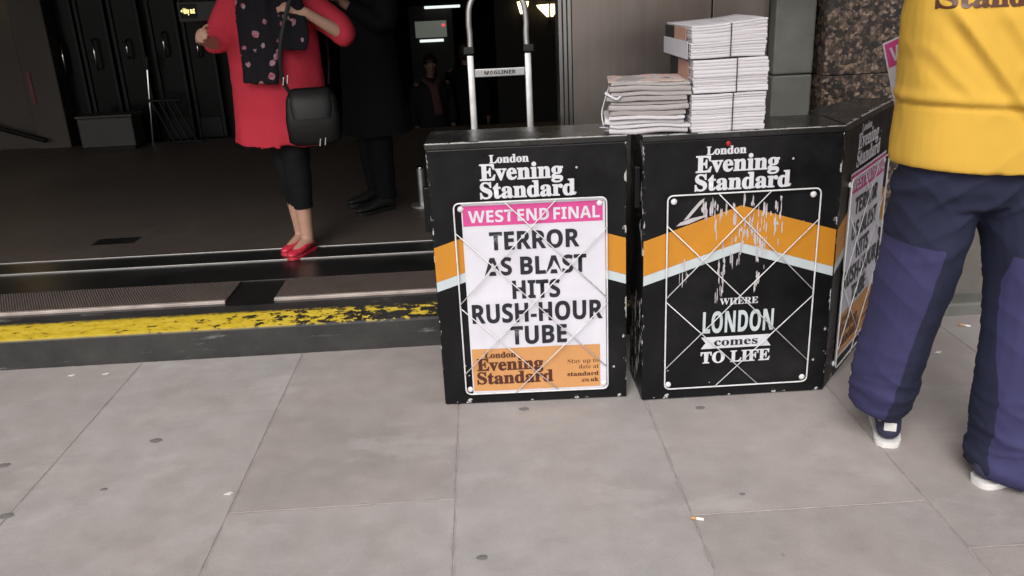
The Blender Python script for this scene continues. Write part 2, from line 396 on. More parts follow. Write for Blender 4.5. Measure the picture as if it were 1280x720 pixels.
def remesh(name, bm, voxel, mat, parent, it=6, disp=None):
    bmesh.ops.recalc_face_normals(bm, faces=bm.faces)
    m = bpy.data.meshes.new('tmp'); bm.to_mesh(m); bm.free()
    o = bpy.data.objects.new('tmp', m); C.objects.link(o)
    md = o.modifiers.new('r', 'REMESH'); md.mode = 'VOXEL'; md.voxel_size = voxel; md.use_smooth_shade = True
    s = o.modifiers.new('s', 'SMOOTH'); s.iterations = it; s.factor = .5
    dg = bpy.context.evaluated_depsgraph_get()
    me = bpy.data.meshes.new_from_object(o.evaluated_get(dg)); me.name = name
    bpy.data.objects.remove(o); bpy.data.meshes.remove(m)
    if disp:
        ns = [v.normal.copy() for v in me.vertices]
        for v, n in zip(me.vertices, ns): v.co += n*disp(v.co, n)
    for p in me.polygons: p.use_smooth = True
    me.materials.clear()
    return obj(name, me, mat, parent)

# lettering: built-in font, bold serif / bold sans letter blocks
def styled(s, style):
    if style == 'plain': return s
    U, L = {'serif': (0x1D400, 0x1D41A), 'sans': (0x1D5D4, 0x1D5EE)}[style]
    return ''.join(chr(U+ord(c)-65) if 'A' <= c <= 'Z' else chr(L+ord(c)-97) if 'a' <= c <= 'z' else c for c in s)
def text_mesh(s, style, offset=0.0, shear=0):
    c = bpy.data.curves.new('tmp', 'FONT'); c.body = styled(s, style); c.size = 1; c.offset = offset; c.resolution_u = 3; c.shear = shear
    o = bpy.data.objects.new('tmp', c); C.objects.link(o)
    me = bpy.data.meshes.new_from_object(o.evaluated_get(bpy.context.evaluated_depsgraph_get()))
    bpy.data.objects.remove(o); bpy.data.curves.remove(c); return me
CAP = {}
def lettering(name, s, style, u0, u1, z0, cap, mat, parent, depth=-.0012, offset=.0, shear=0):
    """flat letters in the local (u, z) plane, facing -y; baseline z0, cap height cap, spanning u0..u1"""
    me = text_mesh(s, style, offset, shear)
    if (style, offset) not in CAP:
        k = text_mesh('E', style, offset); CAP[(style, offset)] = max(v.co.y for v in k.vertices)
    sy = cap/CAP[(style, offset)]
    xa = min(v.co.x for v in me.vertices); xb = max(v.co.x for v in me.vertices)
    sx = (u1-u0)/(xb-xa)
    for v in me.vertices: v.co = Vector((u0+(v.co.x-xa)*sx, depth, z0+v.co.y*sy))
    me.materials.clear()
    return obj(name, me, mat, parent)
def sheet(name, poly, y, mat, parent, th=.0008):
    return obj(name, prism(bmesh.new(), poly, y, y-th, 'y'), mat, parent)

# ------------------------------------------------------------------ ground and paving
ground = struct(obj('ground', bx(bmesh.new(), -300, 300, -300, 300, -.4, -.3), 'asphalt'))
pave = struct(box('pavement', (-14, 14, -6, 3.33, -.3, -.0015), 'mortar'))
cols = [-.812+.669*k for k in range(-7, 9)]
for i, x in enumerate(cols):
    joint = {7: 2.163, 9: 2.010, 10: 1.794, 6: 1.62, 8: 1.38, 5: 2.05}.get(i, 1.4+random.random()*.9)
    edges = [joint-2.4, joint-1.2, joint, 3.318]
    for a, b in zip(edges, edges[1:]):
        g = .0016; j = random.uniform(-.0003, .0003)
        box('paving_slab', (x+g, x+.669-g, a+g, b-g, -.05, j), 'slab', pave, .001, 1)

# ------------------------------------------------------------------ station entrance: step, threshold, floor
step = struct(box('kerb_step', (-9, 1.30, 3.322, 3.60, -.1, .13), 'kerb', None, .012, 3))
fl = struct(box('floor', (-9, 3.6, 4.46, 8.42, -.3, .13), 'floor'))
th = struct(box('threshold', (-9, 1.30, 3.602, 4.458, -.1, .128), 'darkstone'))
box('threshold_band', (-9, .3, 3.93, 4.125, .1, .132), 'darkstone', th, .001)
box('threshold_band', (-9, .3, 4.275, 4.452, .1, .131), 'darkstone', th, .001)
box('metal_strip', (-9, .3, 4.25, 4.268, .1, .134), 'jamb', th, .001)
box('metal_strip', (-9, .3, 4.452, 4.468, .1, .135), 'jamb', th, .001)
for k, (a, b, lab) in enumerate(((-9, -1.205, 'long ribbed brown entrance mat left of the dark gap'), (-.985, .3, 'ribbed brown entrance mat running behind the poster box'))):
    t = thing('entrance_mat', lab, 'mat', (0, 0, 0), 0, 'entrance mats')
    box('mat_panel', (a, b, 3.655, 3.915, .126, .140), 'matm', t, .003)
    box('edge_strip', (a, b, 3.630, 3.650, .126, .1425), 'matstrip', t, .003)
box('floor_patch', (-2.27, -2.03, 4.73, 4.86, .12, .1325), 'darkstone', fl)

# ------------------------------------------------------------------ station building
bld = thing('station_building', 'dark station entrance with steel panels and brown speckled granite pier', 'building', (0, 0, 0))
box('steel_panel', (.385, .956, 3.60, 3.64, .13, 2.9), 'steel', bld, .002)
box('steel_panel', (.962, 1.195, 3.60, 3.64, .13, 2.9), 'steel', bld, .002)
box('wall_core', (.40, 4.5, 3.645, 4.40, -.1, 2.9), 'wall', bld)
for x0, x1, y in ((.330, .345, 3.60), (.348, .362, 3.585), (.366, .382, 3.595)):
    box('door_jamb', (x0, x1, y, 3.75, .13, 2.9), 'jamb', bld, .002)
for k, (z0, z1) in enumerate(((-.1, .52), (.524, 1.022), (1.026, 1.53), (1.534, 2.2), (2.204, 2.9))):
    box('pilaster_block', (1.199, 1.365, 3.53, 3.64, z0, z1), 'stonegrey', bld, .008)
for k, (z0, z1) in enumerate(((.42, 1.020), (1.023, 1.62), (1.623, 2.25), (2.253, 2.9))):
    for x0, x1 in ((1.378, 2.60), (2.603, 3.8), (3.803, 5.2)):
        box('granite_block', (x0, x1, 3.45, 3.64, z0, z1), 'granite', bld, .003)
box('plinth', (1.378, 5.2, 3.43, 3.64, -.1, .417), 'plinth', bld, .01)
box('plinth_step', (1.31, 5.2, 3.318, 3.428, -.1, .055), 'stonegrey', bld, .012)
box('facade', (-12, 14, 3.62, 4.2, 2.9, 14), 'facade', bld)
box('shade_canopy', (-9, 6, 1.65, 3.615, 2.85, 3.15), 'facade', bld)  # unseen; reach and height shaped to darken the paving near the kerb
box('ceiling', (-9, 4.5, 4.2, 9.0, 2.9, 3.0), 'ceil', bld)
box('side_wall', (-9.2, -9, 3.62, 17, -1.4, 3.0), 'wall', bld)
box('side_wall', (1.25, 1.45, 4.41, 17, -1.4, 3.0), 'wall', bld)
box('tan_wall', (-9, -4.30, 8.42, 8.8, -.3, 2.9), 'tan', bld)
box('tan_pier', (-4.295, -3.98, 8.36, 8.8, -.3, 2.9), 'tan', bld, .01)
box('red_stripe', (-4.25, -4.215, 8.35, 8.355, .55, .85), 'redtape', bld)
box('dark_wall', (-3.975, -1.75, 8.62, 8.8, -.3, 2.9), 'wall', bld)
box('right_wall', (.18, 1.24, 9.0, 9.2, -1.4, 2.9), 'wall', bld)
box('ceiling', (-9, 1.25, 9.0, 17, 1.55, 1.65), 'ceil', bld)
box('ceiling_drop', (-9, 1.25, 8.85, 8.99, 1.6, 3.0), 'ceil', bld)
box('back_wall', (-9, 1.25, 16.8, 17, -1.4, 1.6), 'wall', bld)
for k in range(6):
    box('stair_tread', (-1.75, 1.24, 8.425+.28*k, 8.703+.28*k, -1.4, .13-.18*(k+1)), 'floor', bld)
lower = struct(box('lower_floor', (-9, 1.25, 10.1, 17, -1.4, -1.08), 'floor'))
hr = thing('handrail', 'dark handrail sloping across the tan wall at far left', 'handrail', (-4.9, 8.3, .13))
sm = sweep(bmesh.new(), [(-.9, 0, .95), (-.1, 0, .36), (.72, 0, -.02+.1)], .022, 8); obj('rail', sm, 'dblack', hr)
for x, z in ((-.7, .8), (.1, .28)): obj('bracket', sweep(bmesh.new(), [(x, .01, z), (x, .12, z-.03)], .012, 6), 'dblack', hr)

# dark doors at the back with chrome pull handles
for k, (x, hz0, hz1, lab) in enumerate(((-3.93, .68, .95, 'black glazed door with chrome pull beside the tan pier'), (-3.63, .71, .97, 'black glazed door, second from the tan pier'),
        (-3.32, .8, .95, 'black glazed door behind the grey cabinet'), (-2.97, .80, 1.0, 'black glazed door left of the red tunic, chrome pull'), (-2.66, .78, .92, 'black glazed door nearest the woman in red'))):
    d = thing('glazed_door', lab, 'door', (x, 8.52, .13), 0, 'black doors at the back')
    b = bmesh.new(); bx(b, -.14, -.105, 0, .05, 0, 2.2, .004); bx(b, .105, .14, 0, .05, 0, 2.2, .004); obj('stile', b, 'dblack', d)
    b = bmesh.new(); bx(b, -.104, .104, 0, .05, 0, .2, .004); bx(b, -.104, .104, 0, .05, 2.05, 2.2, .004); obj('rail', b, 'dblack', d)
    box('glass_pane', (-.104, .104, .02, .03, .2, 2.05), 'glass', d)
    b = sweep(bmesh.new(), [(-.0, -.01, hz0-.01), (-.0, -.05, hz0), (0, -.05, hz1), (0, -.01, hz1+.01)], .011, 8, cap='round')
    smooth(obj('pull_handle', b, 'chrome', d))
cb = thing('floor_cabinet', 'low grey brown cabinet against the dark doors', 'cabinet', (-3.48, 8.15, .13))
box('body', (-.25, .25, -.12, .12, .03, .30), 'cab', cb, .01); box('top', (-.26, .26, -.13, .13, .302, .325), 'cab', cb, .004); box('base', (-.23, .23, -.10, .10, 0, .028), 'dblack', cb)
pl = thing('leaning_pole', 'chrome pole leaning upright behind the grey cabinet', 'pole', (-3.17, 8.33, .13))
smooth(obj('shaft', sweep(bmesh.new(), [(-.02, 0, 0), (.05, .02, .70)], .014, 8, cap='round'), 'chrome', pl)); smooth(obj('grip', sweep(bmesh.new(), [(.05, .02, .70), (.06, .022, .80)], .02, 8, cap='round'), 'rubber', pl))
br = thing('folded_barrier', 'dark folded barrier with slanting bars beside the cabinet', 'barrier', (-2.93, 8.25, .13))
for k in range(4): obj('bar', sweep(bmesh.new(), [(-.17+.07*k, 0, .40), (-.02+.07*k, 0, .02)], .012, 6, cap='round'), 'dblack', br)
obj('rail', sweep(bmesh.new(), [(-.20, 0, .41), (.10, 0, .41)], .014, 6, cap='round'), 'dblack', br); obj('rail', sweep(bmesh.new(), [(-.05, 0, .015), (.25, 0, .015)], .014, 6, cap='round'), 'dblack', br)

sg = thing('hanging_sign', 'hanging dark station sign with small lit yellow lettering', 'sign', (-2.53, 8.25, 1.225))
box('case', (-.19, .19, 0, .08, 0, .18), 'cab', sg, .008); box('display', (-.165, -.015, -.006, -.001, .035, .158), 'dblack', sg)
lettering('lettering', 'Way out', 'sans', -.135, -.030, .075, .048, 'signy', sg, -.009); sheet('arrow', [(-.158, .10), (-.143, .114), (-.143, .086)], -.008, 'signy', sg)
for x in (-.14, .14): obj('hanger', sweep(bmesh.new(), [(x, .04, .178), (x, .04, 1.675)], .008, 6), 'dblack', sg)

def sconce(x, y, z, w, label):
    t = thing('wall_sconce', label, 'lamp', (x, y, z), 0, 'warm wall sconces')
    box('back_plate', (-.02, .02, .02, .06, -.12, .1), 'dblack', t, .004)
    for s in (-1, 1):
        b = bmesh.new()
        r0 = [(s*.012, -.02, -.07), (s*.012, .02, -.07), (s*.03, .02, -.07), (s*.03, -.02, -.07)]
        r1 = [(s*.012, -.06, .02), (s*.012, .02, .02), (s*w*.9, .02, .02), (s*w*.7, -.05, .02)]
        r2 = [(s*.012, -.07, .05), (s*.012, .02, .05), (s*w, .02, .045), (s*w*.8, -.05, .045)]
        loft(b, [r0, r1, r2]); obj('glass_petal', b, 'lampw', t)
    return t
sconce(.735, 8.94, 1.165, .13, 'warm fan shaped sconce on dark wall, right of the hand truck')
sconce(.47, 8.94, 1.205, .06, 'small warm sconce seen through the hand truck handle')
sconce(-4.62, 8.36, 1.50, .12, 'warm sconce at the top of the tan wall')
for x, y, z, w, lab in ((-.53, 14, 1.13, .56, 'pale strip light hanging in the lower hall'), ):
    t = thing('strip_light', lab, 'light', (x, y, z)); box('tube', (-w/2, w/2, -.03, .03, -.02, .02), 'tube', t, .01); box('housing', (-w/2-.03, w/2+.03, -.04, .04, .022, .07), 'dblack', t)
    for sx in (-.2, .2): obj('hanger', sweep(bmesh.new(), [(sx, 0, .07), (sx, 0, .42)], .006, 6), 'dblack', t)
tm = thing('ticket_machine', 'dim ticket machine with pale screen and red light, far back', 'machine', (-.74, 14.2, -1.08))
box('cabinet', (-.36, .36, 0, .4, 0, 2.25), 'cab', tm, .02); box('screen', (-.25, .25, -.012, -.001, 1.75, 2.0), 'screen', tm); box('light_bar', (-.19, .19, -.02, -.001, 1.68, 1.72), 'tube', tm); ball_b = bmesh.new(); ball(ball_b, (.2, -.015, 1.93), .02); obj('indicator', ball_b, 'redled', tm)

# ------------------------------------------------------------------ newspaper boxes
W, H, D = .657, .925, .245
def masthead(parent, mat, y, u0=.170, z0=.757, k=1.0):
    f = lambda n, s, a, b, z, c, off: lettering(n, s, 'serif', u0+a*k, u0+b*k, z0+z*k, c*k, mat, parent, y, off)
    return [f('masthead_lettering', 'London', .036, .166, .1175, .0265, .022), f('masthead_lettering', 'Evening', .002, .277, .0610, .054, .023), f('masthead_lettering', 'Standard', 0, .317, 0, .054, .023)]
def chev(parent, y):
    X = (.003, .328, .654)
    sheet('orange_chevron', [(X[0], .469), (X[1], .572), (X[2], .467), (X[2], .598), (X[1], .700), (X[0], .592)], y, 'orange', parent, .0006)
    sheet('pale_chevron', [(X[0], .434), (X[1], .539), (X[2], .434), (X[2], .4665), (X[1], .5715), (X[0], .4685)], y, 'palebl', parent, .0006)
def wire_grid(parent, y=-.012):
    x0, x1, z0, z1, r = .080, .588, .044, .747, .018
    t = obj('wire_frame', None or wire_frame_mesh(x0, x1, z0, z1, r, y), 'wire', parent); smooth(t)
    for s in (0, 1):
        mx = (lambda u: u) if not s else (lambda u: x0+x1-u)
        yy = y-.0046 if s else y+.0015
        for a, b in (((.247, z1), (x1, .390)), ((x0, .645), (x1, .125)), ((x0, .375), (.413, z0))):
            smooth(obj('wire', sweep(bmesh.new(), [(mx(a[0]), yy, a[1]), (mx(b[0]), yy, b[1])], .0018, 6), 'wire', t))
    for x, z in ((x0+.014, z0+.014), (x1-.014, z0+.014), (x0+.022, z1-.022), (x1-.022, z1-.022)):
        b = bmesh.new(); ball(b, (x, -.004, z), (.011, .006, .011), None, 10, 6); smooth(obj('screw', b, 'wire', t))
def wire_frame_mesh(x0, x1, z0, z1, r, y):
    pts = []
    for cx, cz, a0 in ((x1-r, z1-r, 0), (x0+r, z1-r, 90), (x0+r, z0+r, 180), (x1-r, z0+r, 270)):
        for k in range(5): a = R(a0+22.5*k); pts.append(Vector((cx+r*math.cos(a), y, cz+r*math.sin(a))))
    b = bmesh.new(); n = 8; rings = []
    for i, p in enumerate(pts):
        t = (pts[(i+1) % len(pts)]-pts[i-1]).normalized(); w = t.cross(Vector((0, 1, 0)))
        rings.append([b.verts.new(p+w*(.0027*math.cos(2*math.pi*k/n))+Vector((0, 1, 0))*(.0027*math.sin(2*math.pi*k/n))) for k in range(n)])
    for i in range(len(rings)):
        a, c = rings[i], rings[(i+1) % len(rings)]
        for k in range(n): b.faces.new((a[k], a[(k+1) % n], c[(k+1) % n], c[k]))
    return b
def wrinkle(x, z, seed=0):
    d = .0030*noise.noise(Vector((x*6, z*4, seed)))+.0012*noise.noise(Vector((x*15+z*6, z*9, seed+3)))
    d += -.0030*math.exp(-((z-.392)/.007)**2)-.0012*math.exp(-((x-.35-.02*z)/.01)**2)
    d += -.004*max(0, (x-.52)/.06)**2*max(0, 1-abs(z-.12)/.2)
    return min(d, .0022)
def poster_mesh(x0, x1, z0, z1, y, seed=0, dz=0):
    nx, nz = 22, max(6, int((z1-z0)*60)); b = bmesh.new(); V = []
    for j in range(nz+1):
        row = []
        for i in range(nx+1):
            x = x0+(x1-x0)*i/nx; z = z0+(z1-z0)*j/nz
            row.append((x, y+wrinkle(x, z-dz, seed), z))
        V.append(row)
    F = [[b.verts.new(p) for p in row] for row in V]; B_ = [[b.verts.new((p[0], p[1]+.0006, p[2])) for p in row] for row in V]
    for j in range(nz):
        for i in range(nx):
            b.faces.new((F[j][i], F[j][i+1], F[j+1][i+1], F[j+1][i])); b.faces.new((B_[j][i], B_[j+1][i], B_[j+1][i+1], B_[j][i+1]))
    return b
def poster(parent_label, M_world, dz=0.0):
    """news poster as a thing of its own; local (u, y, z) of the box front it hangs on"""
    t = thing('news_poster', parent_label, 'poster', M_world[0], M_world[1], 'news posters')
    x0, x1, z0, z1 = .104, .584, .038+dz, .742+dz
    y = -.0040; sd_ = dz*90
    smooth(obj('sheet', poster_mesh(x0, x1, z0, z1, y, sd_, dz), 'poster', t))
    yy = y-.0010
    smooth(obj('pink_band', poster_mesh(x0+.004, x1-.008, .664+dz, .734+dz, yy, sd_, dz), 'pink', t))
    smooth(obj('orange_band', poster_mesh(x0+.004, x1-.022, .050+dz, .214+dz, yy, sd_, dz), 'porange', t))
    q = yy-.0010; new = []
    for s_, a, b in (('WEST', 0, .345), ('END', .375, .615), ('FINAL', .648, 1)): new.append(lettering('headline_lettering', s_, 'sans', .126+.44*a, .126+.44*b, .676+dz, .041, 'poster', t, q, .006))
    for s, a, b, z, c in (('TERROR', .192, .497, .578, .063), ('AS BLAST', .170, .519, .487, .063), ('HITS', .262, .427, .400, .065), ('RUSH-HOUR', .118, .573, .313, .070), ('TUBE', .248, .446, .228, .068)):
        new.append(lettering('headline_lettering', s, 'sans', a, b, z+dz, c, 'black_print', t, q, .014))
    new += masthead(t, 'brown_print', q, .121, .078+dz, .86)
    for s, a, b, z, st in (('Stay up to', .446, .556, .145, 'serif'), ('date at', .486, .556, .122, 'serif'), ('standard', .444, .556, .094, 'serif'), ('.co.uk', .492, .556, .070, 'serif')):
        new.append(lettering('small_lettering', s, st, a, b, z+dz, .0165, 'brown_print', t, q, -.012 if z > .1 else .012))
    for o in new:
        bm_ = bmesh.new(); bm_.from_mesh(o.data); bmesh.ops.triangulate(bm_, faces=bm_.faces)
        bmesh.ops.subdivide_edges(bm_, edges=[e for e in bm_.edges if e.calc_length() > .012], cuts=2)
        for v in bm_.verts: v.co.y += wrinkle(v.co.x, v.co.z-dz, sd_)
        bm_.to_mesh(o.data); bm_.free()
    return t
def body_box(t):
    box('cabinet', (0, W, 0, D, .0, H), 'black', t, .004)
    box('lid', (-.003, W+.003, -.004, D+.006, H+.0005, H+.022), 'lid', t, .004)

b1 = thing('newspaper_box', 'black newspaper box with headline poster, in front of the hand truck', 'newspaper box', (-.192, 2.764, .004), -.0307, 'newspaper boxes')
body_box(b1); chev(b1, -.001); masthead(b1, 'white_print', -.0012); wire_grid(b1, -.0155)
box('handle', (-.030, -.004, .1, .125, .62, .78), 'dblack', b1, .004)
poster('white headline poster seen square on, on the box in front of the hand truck', ((-.192, 2.764, .004), -.0307))
b2 = thing('newspaper_box', 'black newspaper box with orange chevron and no poster, under the tall bundles', 'newspaper box', (.512, 2.707, .004), -.0014, 'newspaper boxes')
body_box(b2); chev(b2, -.001); masthead(b2, 'white_print', -.0012); wire_grid(b2)
box('side_hinge', (-.022, -.002, .03, .055, .70, .84), 'dblack', b2, .004)
lettering('slogan_lettering', 'WHERE', 'serif', .268, .402, .350, .0235, 'white_print', b2, -.0012, .006)
lettering('slogan_lettering', 'LONDON', 'sans', .212, .460, .247, .079, 'palebl', b2, -.0012, .010)
sheet('ribbon', [(.208, .187), (.455, .187), (.440, .209), (.457, .231), (.208, .231), (.224, .209)], -.001, 'white_print', b2, .0006)
lettering('ribbon_lettering', 'comes', 'serif', .254, .408, .197, .030, 'black_print', b2, -.0024, .01)
lettering('slogan_lettering', 'TO LIFE', 'serif', .208, .455, .132, .043, 'white_print', b2, -.0012, .02)
# torn remains of an old poster
rb = bmesh.new(); rr = random.Random(4)
def scrap(x, z, w, h):
    n = 11; pts = []
    for k in range(n):
        a = 2*math.pi*k/n; r = .45+.55*rr.random()
        pts.append((x+w*r*math.cos(a)*.5, z+h*r*math.sin(a)*.5))
    yy = -.0024-rr.random()*.0012
    prism(rb, pts, yy, yy-.0003, 'y')
for x, zt, zb, n in ((.245, .72, .60, 5), (.275, .70, .40, 10), (.305, .73, .50, 8), (.335, .74, .44, 12), (.365, .73, .58, 8), (.392, .735, .36, 15), (.415, .70, .45, 9), (.445, .71, .60, 6), (.20, .735, .66, 6), (.232, .735, .68, 5), (.26, .49, .38, 5), (.14, .51, .41, 4), (.46, .73, .56, 4)):
    for k in range(int(n*1.5)): scrap(x+rr.gauss(0, .007), zb+(zt-zb)*rr.random(), .0025+.0075*rr.random(), .015+.06*rr.random())
prism(rb, [(.135, .658), (.152, .664), (.196, .715), (.205, .732), (.188, .722), (.16, .69)], -.0026, -.0029, 'y')
prism(rb, [(.112, .640), (.15, .645), (.21, .668), (.215, .675), (.16, .664), (.125, .652)], -.0020, -.0023, 'y')
ro = obj('torn_paper_remains', rb, 'torn', b2); ro['kind'] = 'stuff'
b = bmesh.new(); ball(b, (.276, -.004, .908), (.0085, .003, .0085)); smooth(obj('red_glow_disc', b, 'red', b2))  # added disc in place of a blurred red glow on the box front

A3 = R(52)
b3 = thing('newspaper_box', 'angled black newspaper box with poster turned towards the man in yellow', 'newspaper box', (1.176, 2.722, .004), A3, 'newspaper boxes')
# wedge plan behind the turned front
px = W*math.cos(A3); py = W*math.sin(A3)
wv = [(0, 0), (W, 0), (W*.92, .12), (.26, .19)]
obj('cabinet', prism(bmesh.new(), wv, .0, H), 'black', b3); obj('lid', prism(bmesh.new(), [(-.002, -.004), (W+.003, -.004), (W*.93, .13), (.25, .20)], H+.0005, H+.022), 'lid', b3)
masthead(b3, 'white_print', -.0012, .170, .772); wire_grid(b3, -.0155); chev(b3, -.001)
poster('sharply foreshortened headline poster on the angled box beside the blue trousers', ((1.176, 2.722, .004), A3), .018)

# ------------------------------------------------------------------ newspapers
def paper_mesh(w, d, t, seed, jag=.004, wav=.003, ph=0, fan=0, z_at=0, ins0=.0012):
    rg = random.Random(seed); nx, ny = 9, 5; b = bmesh.new()
    def wave(x, y): return wav*(noise.noise(Vector((x*9+ph, y*5, ph)))+.4*noise.noise(Vector((x*26, y*14, seed*.7))))
    ex = [(rg.uniform(-jag, jag), rg.uniform(-jag, jag)) for _ in range(4)]
    def P(i, j, z, ins=0):
        x = -w/2+w*i/nx; y = d*j/ny
        if i == 0: x += ex[0][0]+ins
        if i == nx: x += ex[1][0]-ins
        if j == 0: y += ex[2][0]+ins
        if j == ny: y += ex[3][0]-ins
        return Vector((x, y, (z+z_at)*(1+fan*(x/w+.5)**2)-z_at+wave(x, y)))
    per = [(i, 0) for i in range(nx)]+[(nx, j) for j in range(ny)]+[(i, ny) for i in range(nx, 0, -1)]+[(0, j) for j in range(ny, 0, -1)]
    layers = [(0, ins0), (t*.2, 0), (t*.8, 0), (t, ins0)]
    rings = [[b.verts.new(P(i, j, z, ins)) for i, j in per] for z, ins in layers]
    for a, c in zip(rings, rings[1:]):
        for k in range(len(per)): b.faces.new((a[k], a[(k+1) % len(per)], c[(k+1) % len(per)], c[k]))
    for ring, z, ins in ((rings[0], 0, ins0), (rings[-1], t, ins0)):
        gv = {}
        for k, ij in enumerate(per): gv[ij] = ring[k]
        for i in range(1, nx):
            for j in range(1, ny): gv[(i, j)] = b.verts.new(P(i, j, z))
        for i in range(nx):
            for j in range(ny): b.faces.new((gv[(i, j)], gv[(i+1, j)], gv[(i+1, j+1)], gv[(i, j+1)]))
    return b
zt = H+.0265
names = ('bottom', 'middle', 'topmost')
tops = []
for k, (h, n, dx, rz) in enumerate(((.117, 13, .0, .01), (.101, 11, .004, -.015), (.098, 11, -.004, .02))):
    t = thing('newspaper_bundle', '%s tied bundle of white newspapers in the tall stack' % names[k], 'newspapers', (.786+dx, 2.715+.004*k, zt), rz, 'tied newspaper bundles')
    z = 0; rw = [.5+random.random() for _ in range(n)]; rw = [a_*n/sum(rw) for a_ in rw]
    for q in range(n):
        th_ = h/n*rw[q]
        o = smooth(obj('newspaper', paper_mesh(.238, .335, th_-.0001, k*20+q, .0022, .0022, k*3.1, (.02, .03, .17)[k], z), 'newsprint', t, (random.uniform(-.001, .001), random.uniform(-.001, .001), z)), 50); z += th_
    # strap round the middle, and the printed outer pages showing on the left side
    bm = bmesh.new(); sx = (.012, .018, .004)[k]
    bx(bm, sx-.0016, sx+.0016, -.0075, -.0060, -.003, h+.003); bx(bm, sx-.0016, sx+.0016, -.0060, .345, h+.003, h+.0045); obj('strap', bm, 'strap', t)
    if k:
        box('printed_page', (-.1245, -.1225, .05, .20, .012, h-.006), 'salmon', t); box('printed_page', (-.1245, -.1225, .205, .33, .012, h-.006), 'darkpage', t)
    if k == 2: box('paper_label', (-.127, -.1255, .02, .34, -.002, .052), 'poster', t)
    zt += h*(1+(.008, .012, 0)[k])+.0045
t = thing('newspaper_bundle', 'low untidy pile of loose newspapers bridging the two boxes', 'newspapers', (.530, 2.735, H+.0265), R(-7), 'tied newspaper bundles')
z = 0
for q in range(11):
    th_ = (.020, .012, .017, .011, .015, .018, .012, .016, .013, .019, .011)[q]
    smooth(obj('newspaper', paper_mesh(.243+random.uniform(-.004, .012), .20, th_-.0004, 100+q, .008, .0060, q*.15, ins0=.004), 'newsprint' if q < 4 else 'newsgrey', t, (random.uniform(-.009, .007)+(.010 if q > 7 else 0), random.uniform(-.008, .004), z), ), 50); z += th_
ob = smooth(obj('front_page', paper_mesh(.245, .205, .002, 140, .004, .0060, 7*.15), 'frontpage', t, (-.004, .006, z)))
obj('string_loop', sweep(bmesh.new(), [(-.120, .05, .150), (-.136, .06, .10), (-.145, .06, .06), (-.138, .04, .025), (-.122, .02, .015)], .0022, 6, 4), 'string', t)
obj('loose_end', sweep(bmesh.new(), [(-.135, .0, .135), (-.10, -.006, .115), (-.085, -.008, .125)], [(.004, .010)]*3, 6, 3), 'poster', t)
for k in range(6): obj('loose_corner', prism(bmesh.new(), [(-.125, .0), (-.150-.004*k+.012*abs(k-1), .015+.004*k), (-.125, .06)], .012+.010*k, .0128+.010*k), 'poster', t)

# ------------------------------------------------------------------ hand truck behind the first box
ht = thing('hand_truck', 'aluminium hand truck with arched handle behind the leftmost newspaper box', 'hand truck', (.085, 3.72, .13))
zz = .13
for s in (-1, 1):
    smooth(obj('rail', bx(bmesh.new(), s*.122-.014, s*.122+.014, -.014, .014, .06, 1.02, .005), 'alu', ht), 40)
    box('clamp', (s*.126-.022, s*.126+.022, -.02, .02, 1.025, 1.055), 'rubber', ht, .004)
hp = [(-.120, 0, 1.03), (-.118, 0, 1.10), (-.120, 0, 1.15), (-.112, 0, 1.22), (-.075, 0, 1.275), (0, 0, 1.292), (.075, 0, 1.275), (.112, 0, 1.22), (.120, 0, 1.15), (.118, 0, 1.10), (.120, 0, 1.03)]
smooth(obj('handle', sweep(bmesh.new(), hp, .0125, 12, 5), 'alu', ht))
br_ = box('name_bar', (-.107, .107, -.010, .006, .928, .962), 'alu', ht, .003); lettering('lettering', 'MAGLINER', 'sans', -.066, .068, .938, .015, 'black_print', br_, -.0112, .01)
for z0 in (.655, .38, .12): box('cross_bar', (-.107, .107, -.012, .008, z0, z0+.034), 'alu', ht, .004)
box('toe_plate', (-.17, .17, -.20, .0, .008, .018), 'alu', ht, .003)
for s in (-1, 1):
    b = bmesh.new(); sweep(b, [(s*.15, .09, .115), (s*.20, .09, .115)], .112, 28); wl_ = smooth(obj('wheel', b, 'rubber', ht), 40)
    b = bmesh.new(); sweep(b, [(s*.148, .09, .115), (s*.202, .09, .115)], .06, 20); smooth(obj('rim', b, 'alu', wl_), 40)
obj('axle', sweep(bmesh.new(), [(-.148, .09, .115), (.148, .09, .115)], .012, 10), 'alu', ht)
for s in (-1, 1): obj('bracket', sweep(bmesh.new(), [(s*.12, .012, .25), (s*.12, .085, .125)], .01, 8), 'alu', ht)

po = thing('barrier_post', 'short steel post on the dark floor beside the poster box', 'post', (-.405, 5.25, .13))
smooth(obj('post', sweep(bmesh.new(), [(0, 0, .012), (0, 0, .245)], .024, 14), 'alu', po), 40); smooth(obj('base', sweep(bmesh.new(), [(0, 0, 0), (0, 0, .012)], .075, 20), 'alu', po), 40)
b = bmesh.new(); ball(b, (0, 0, .245), (.026, .026, .015)); smooth(obj('cap', b, 'chrome', po))

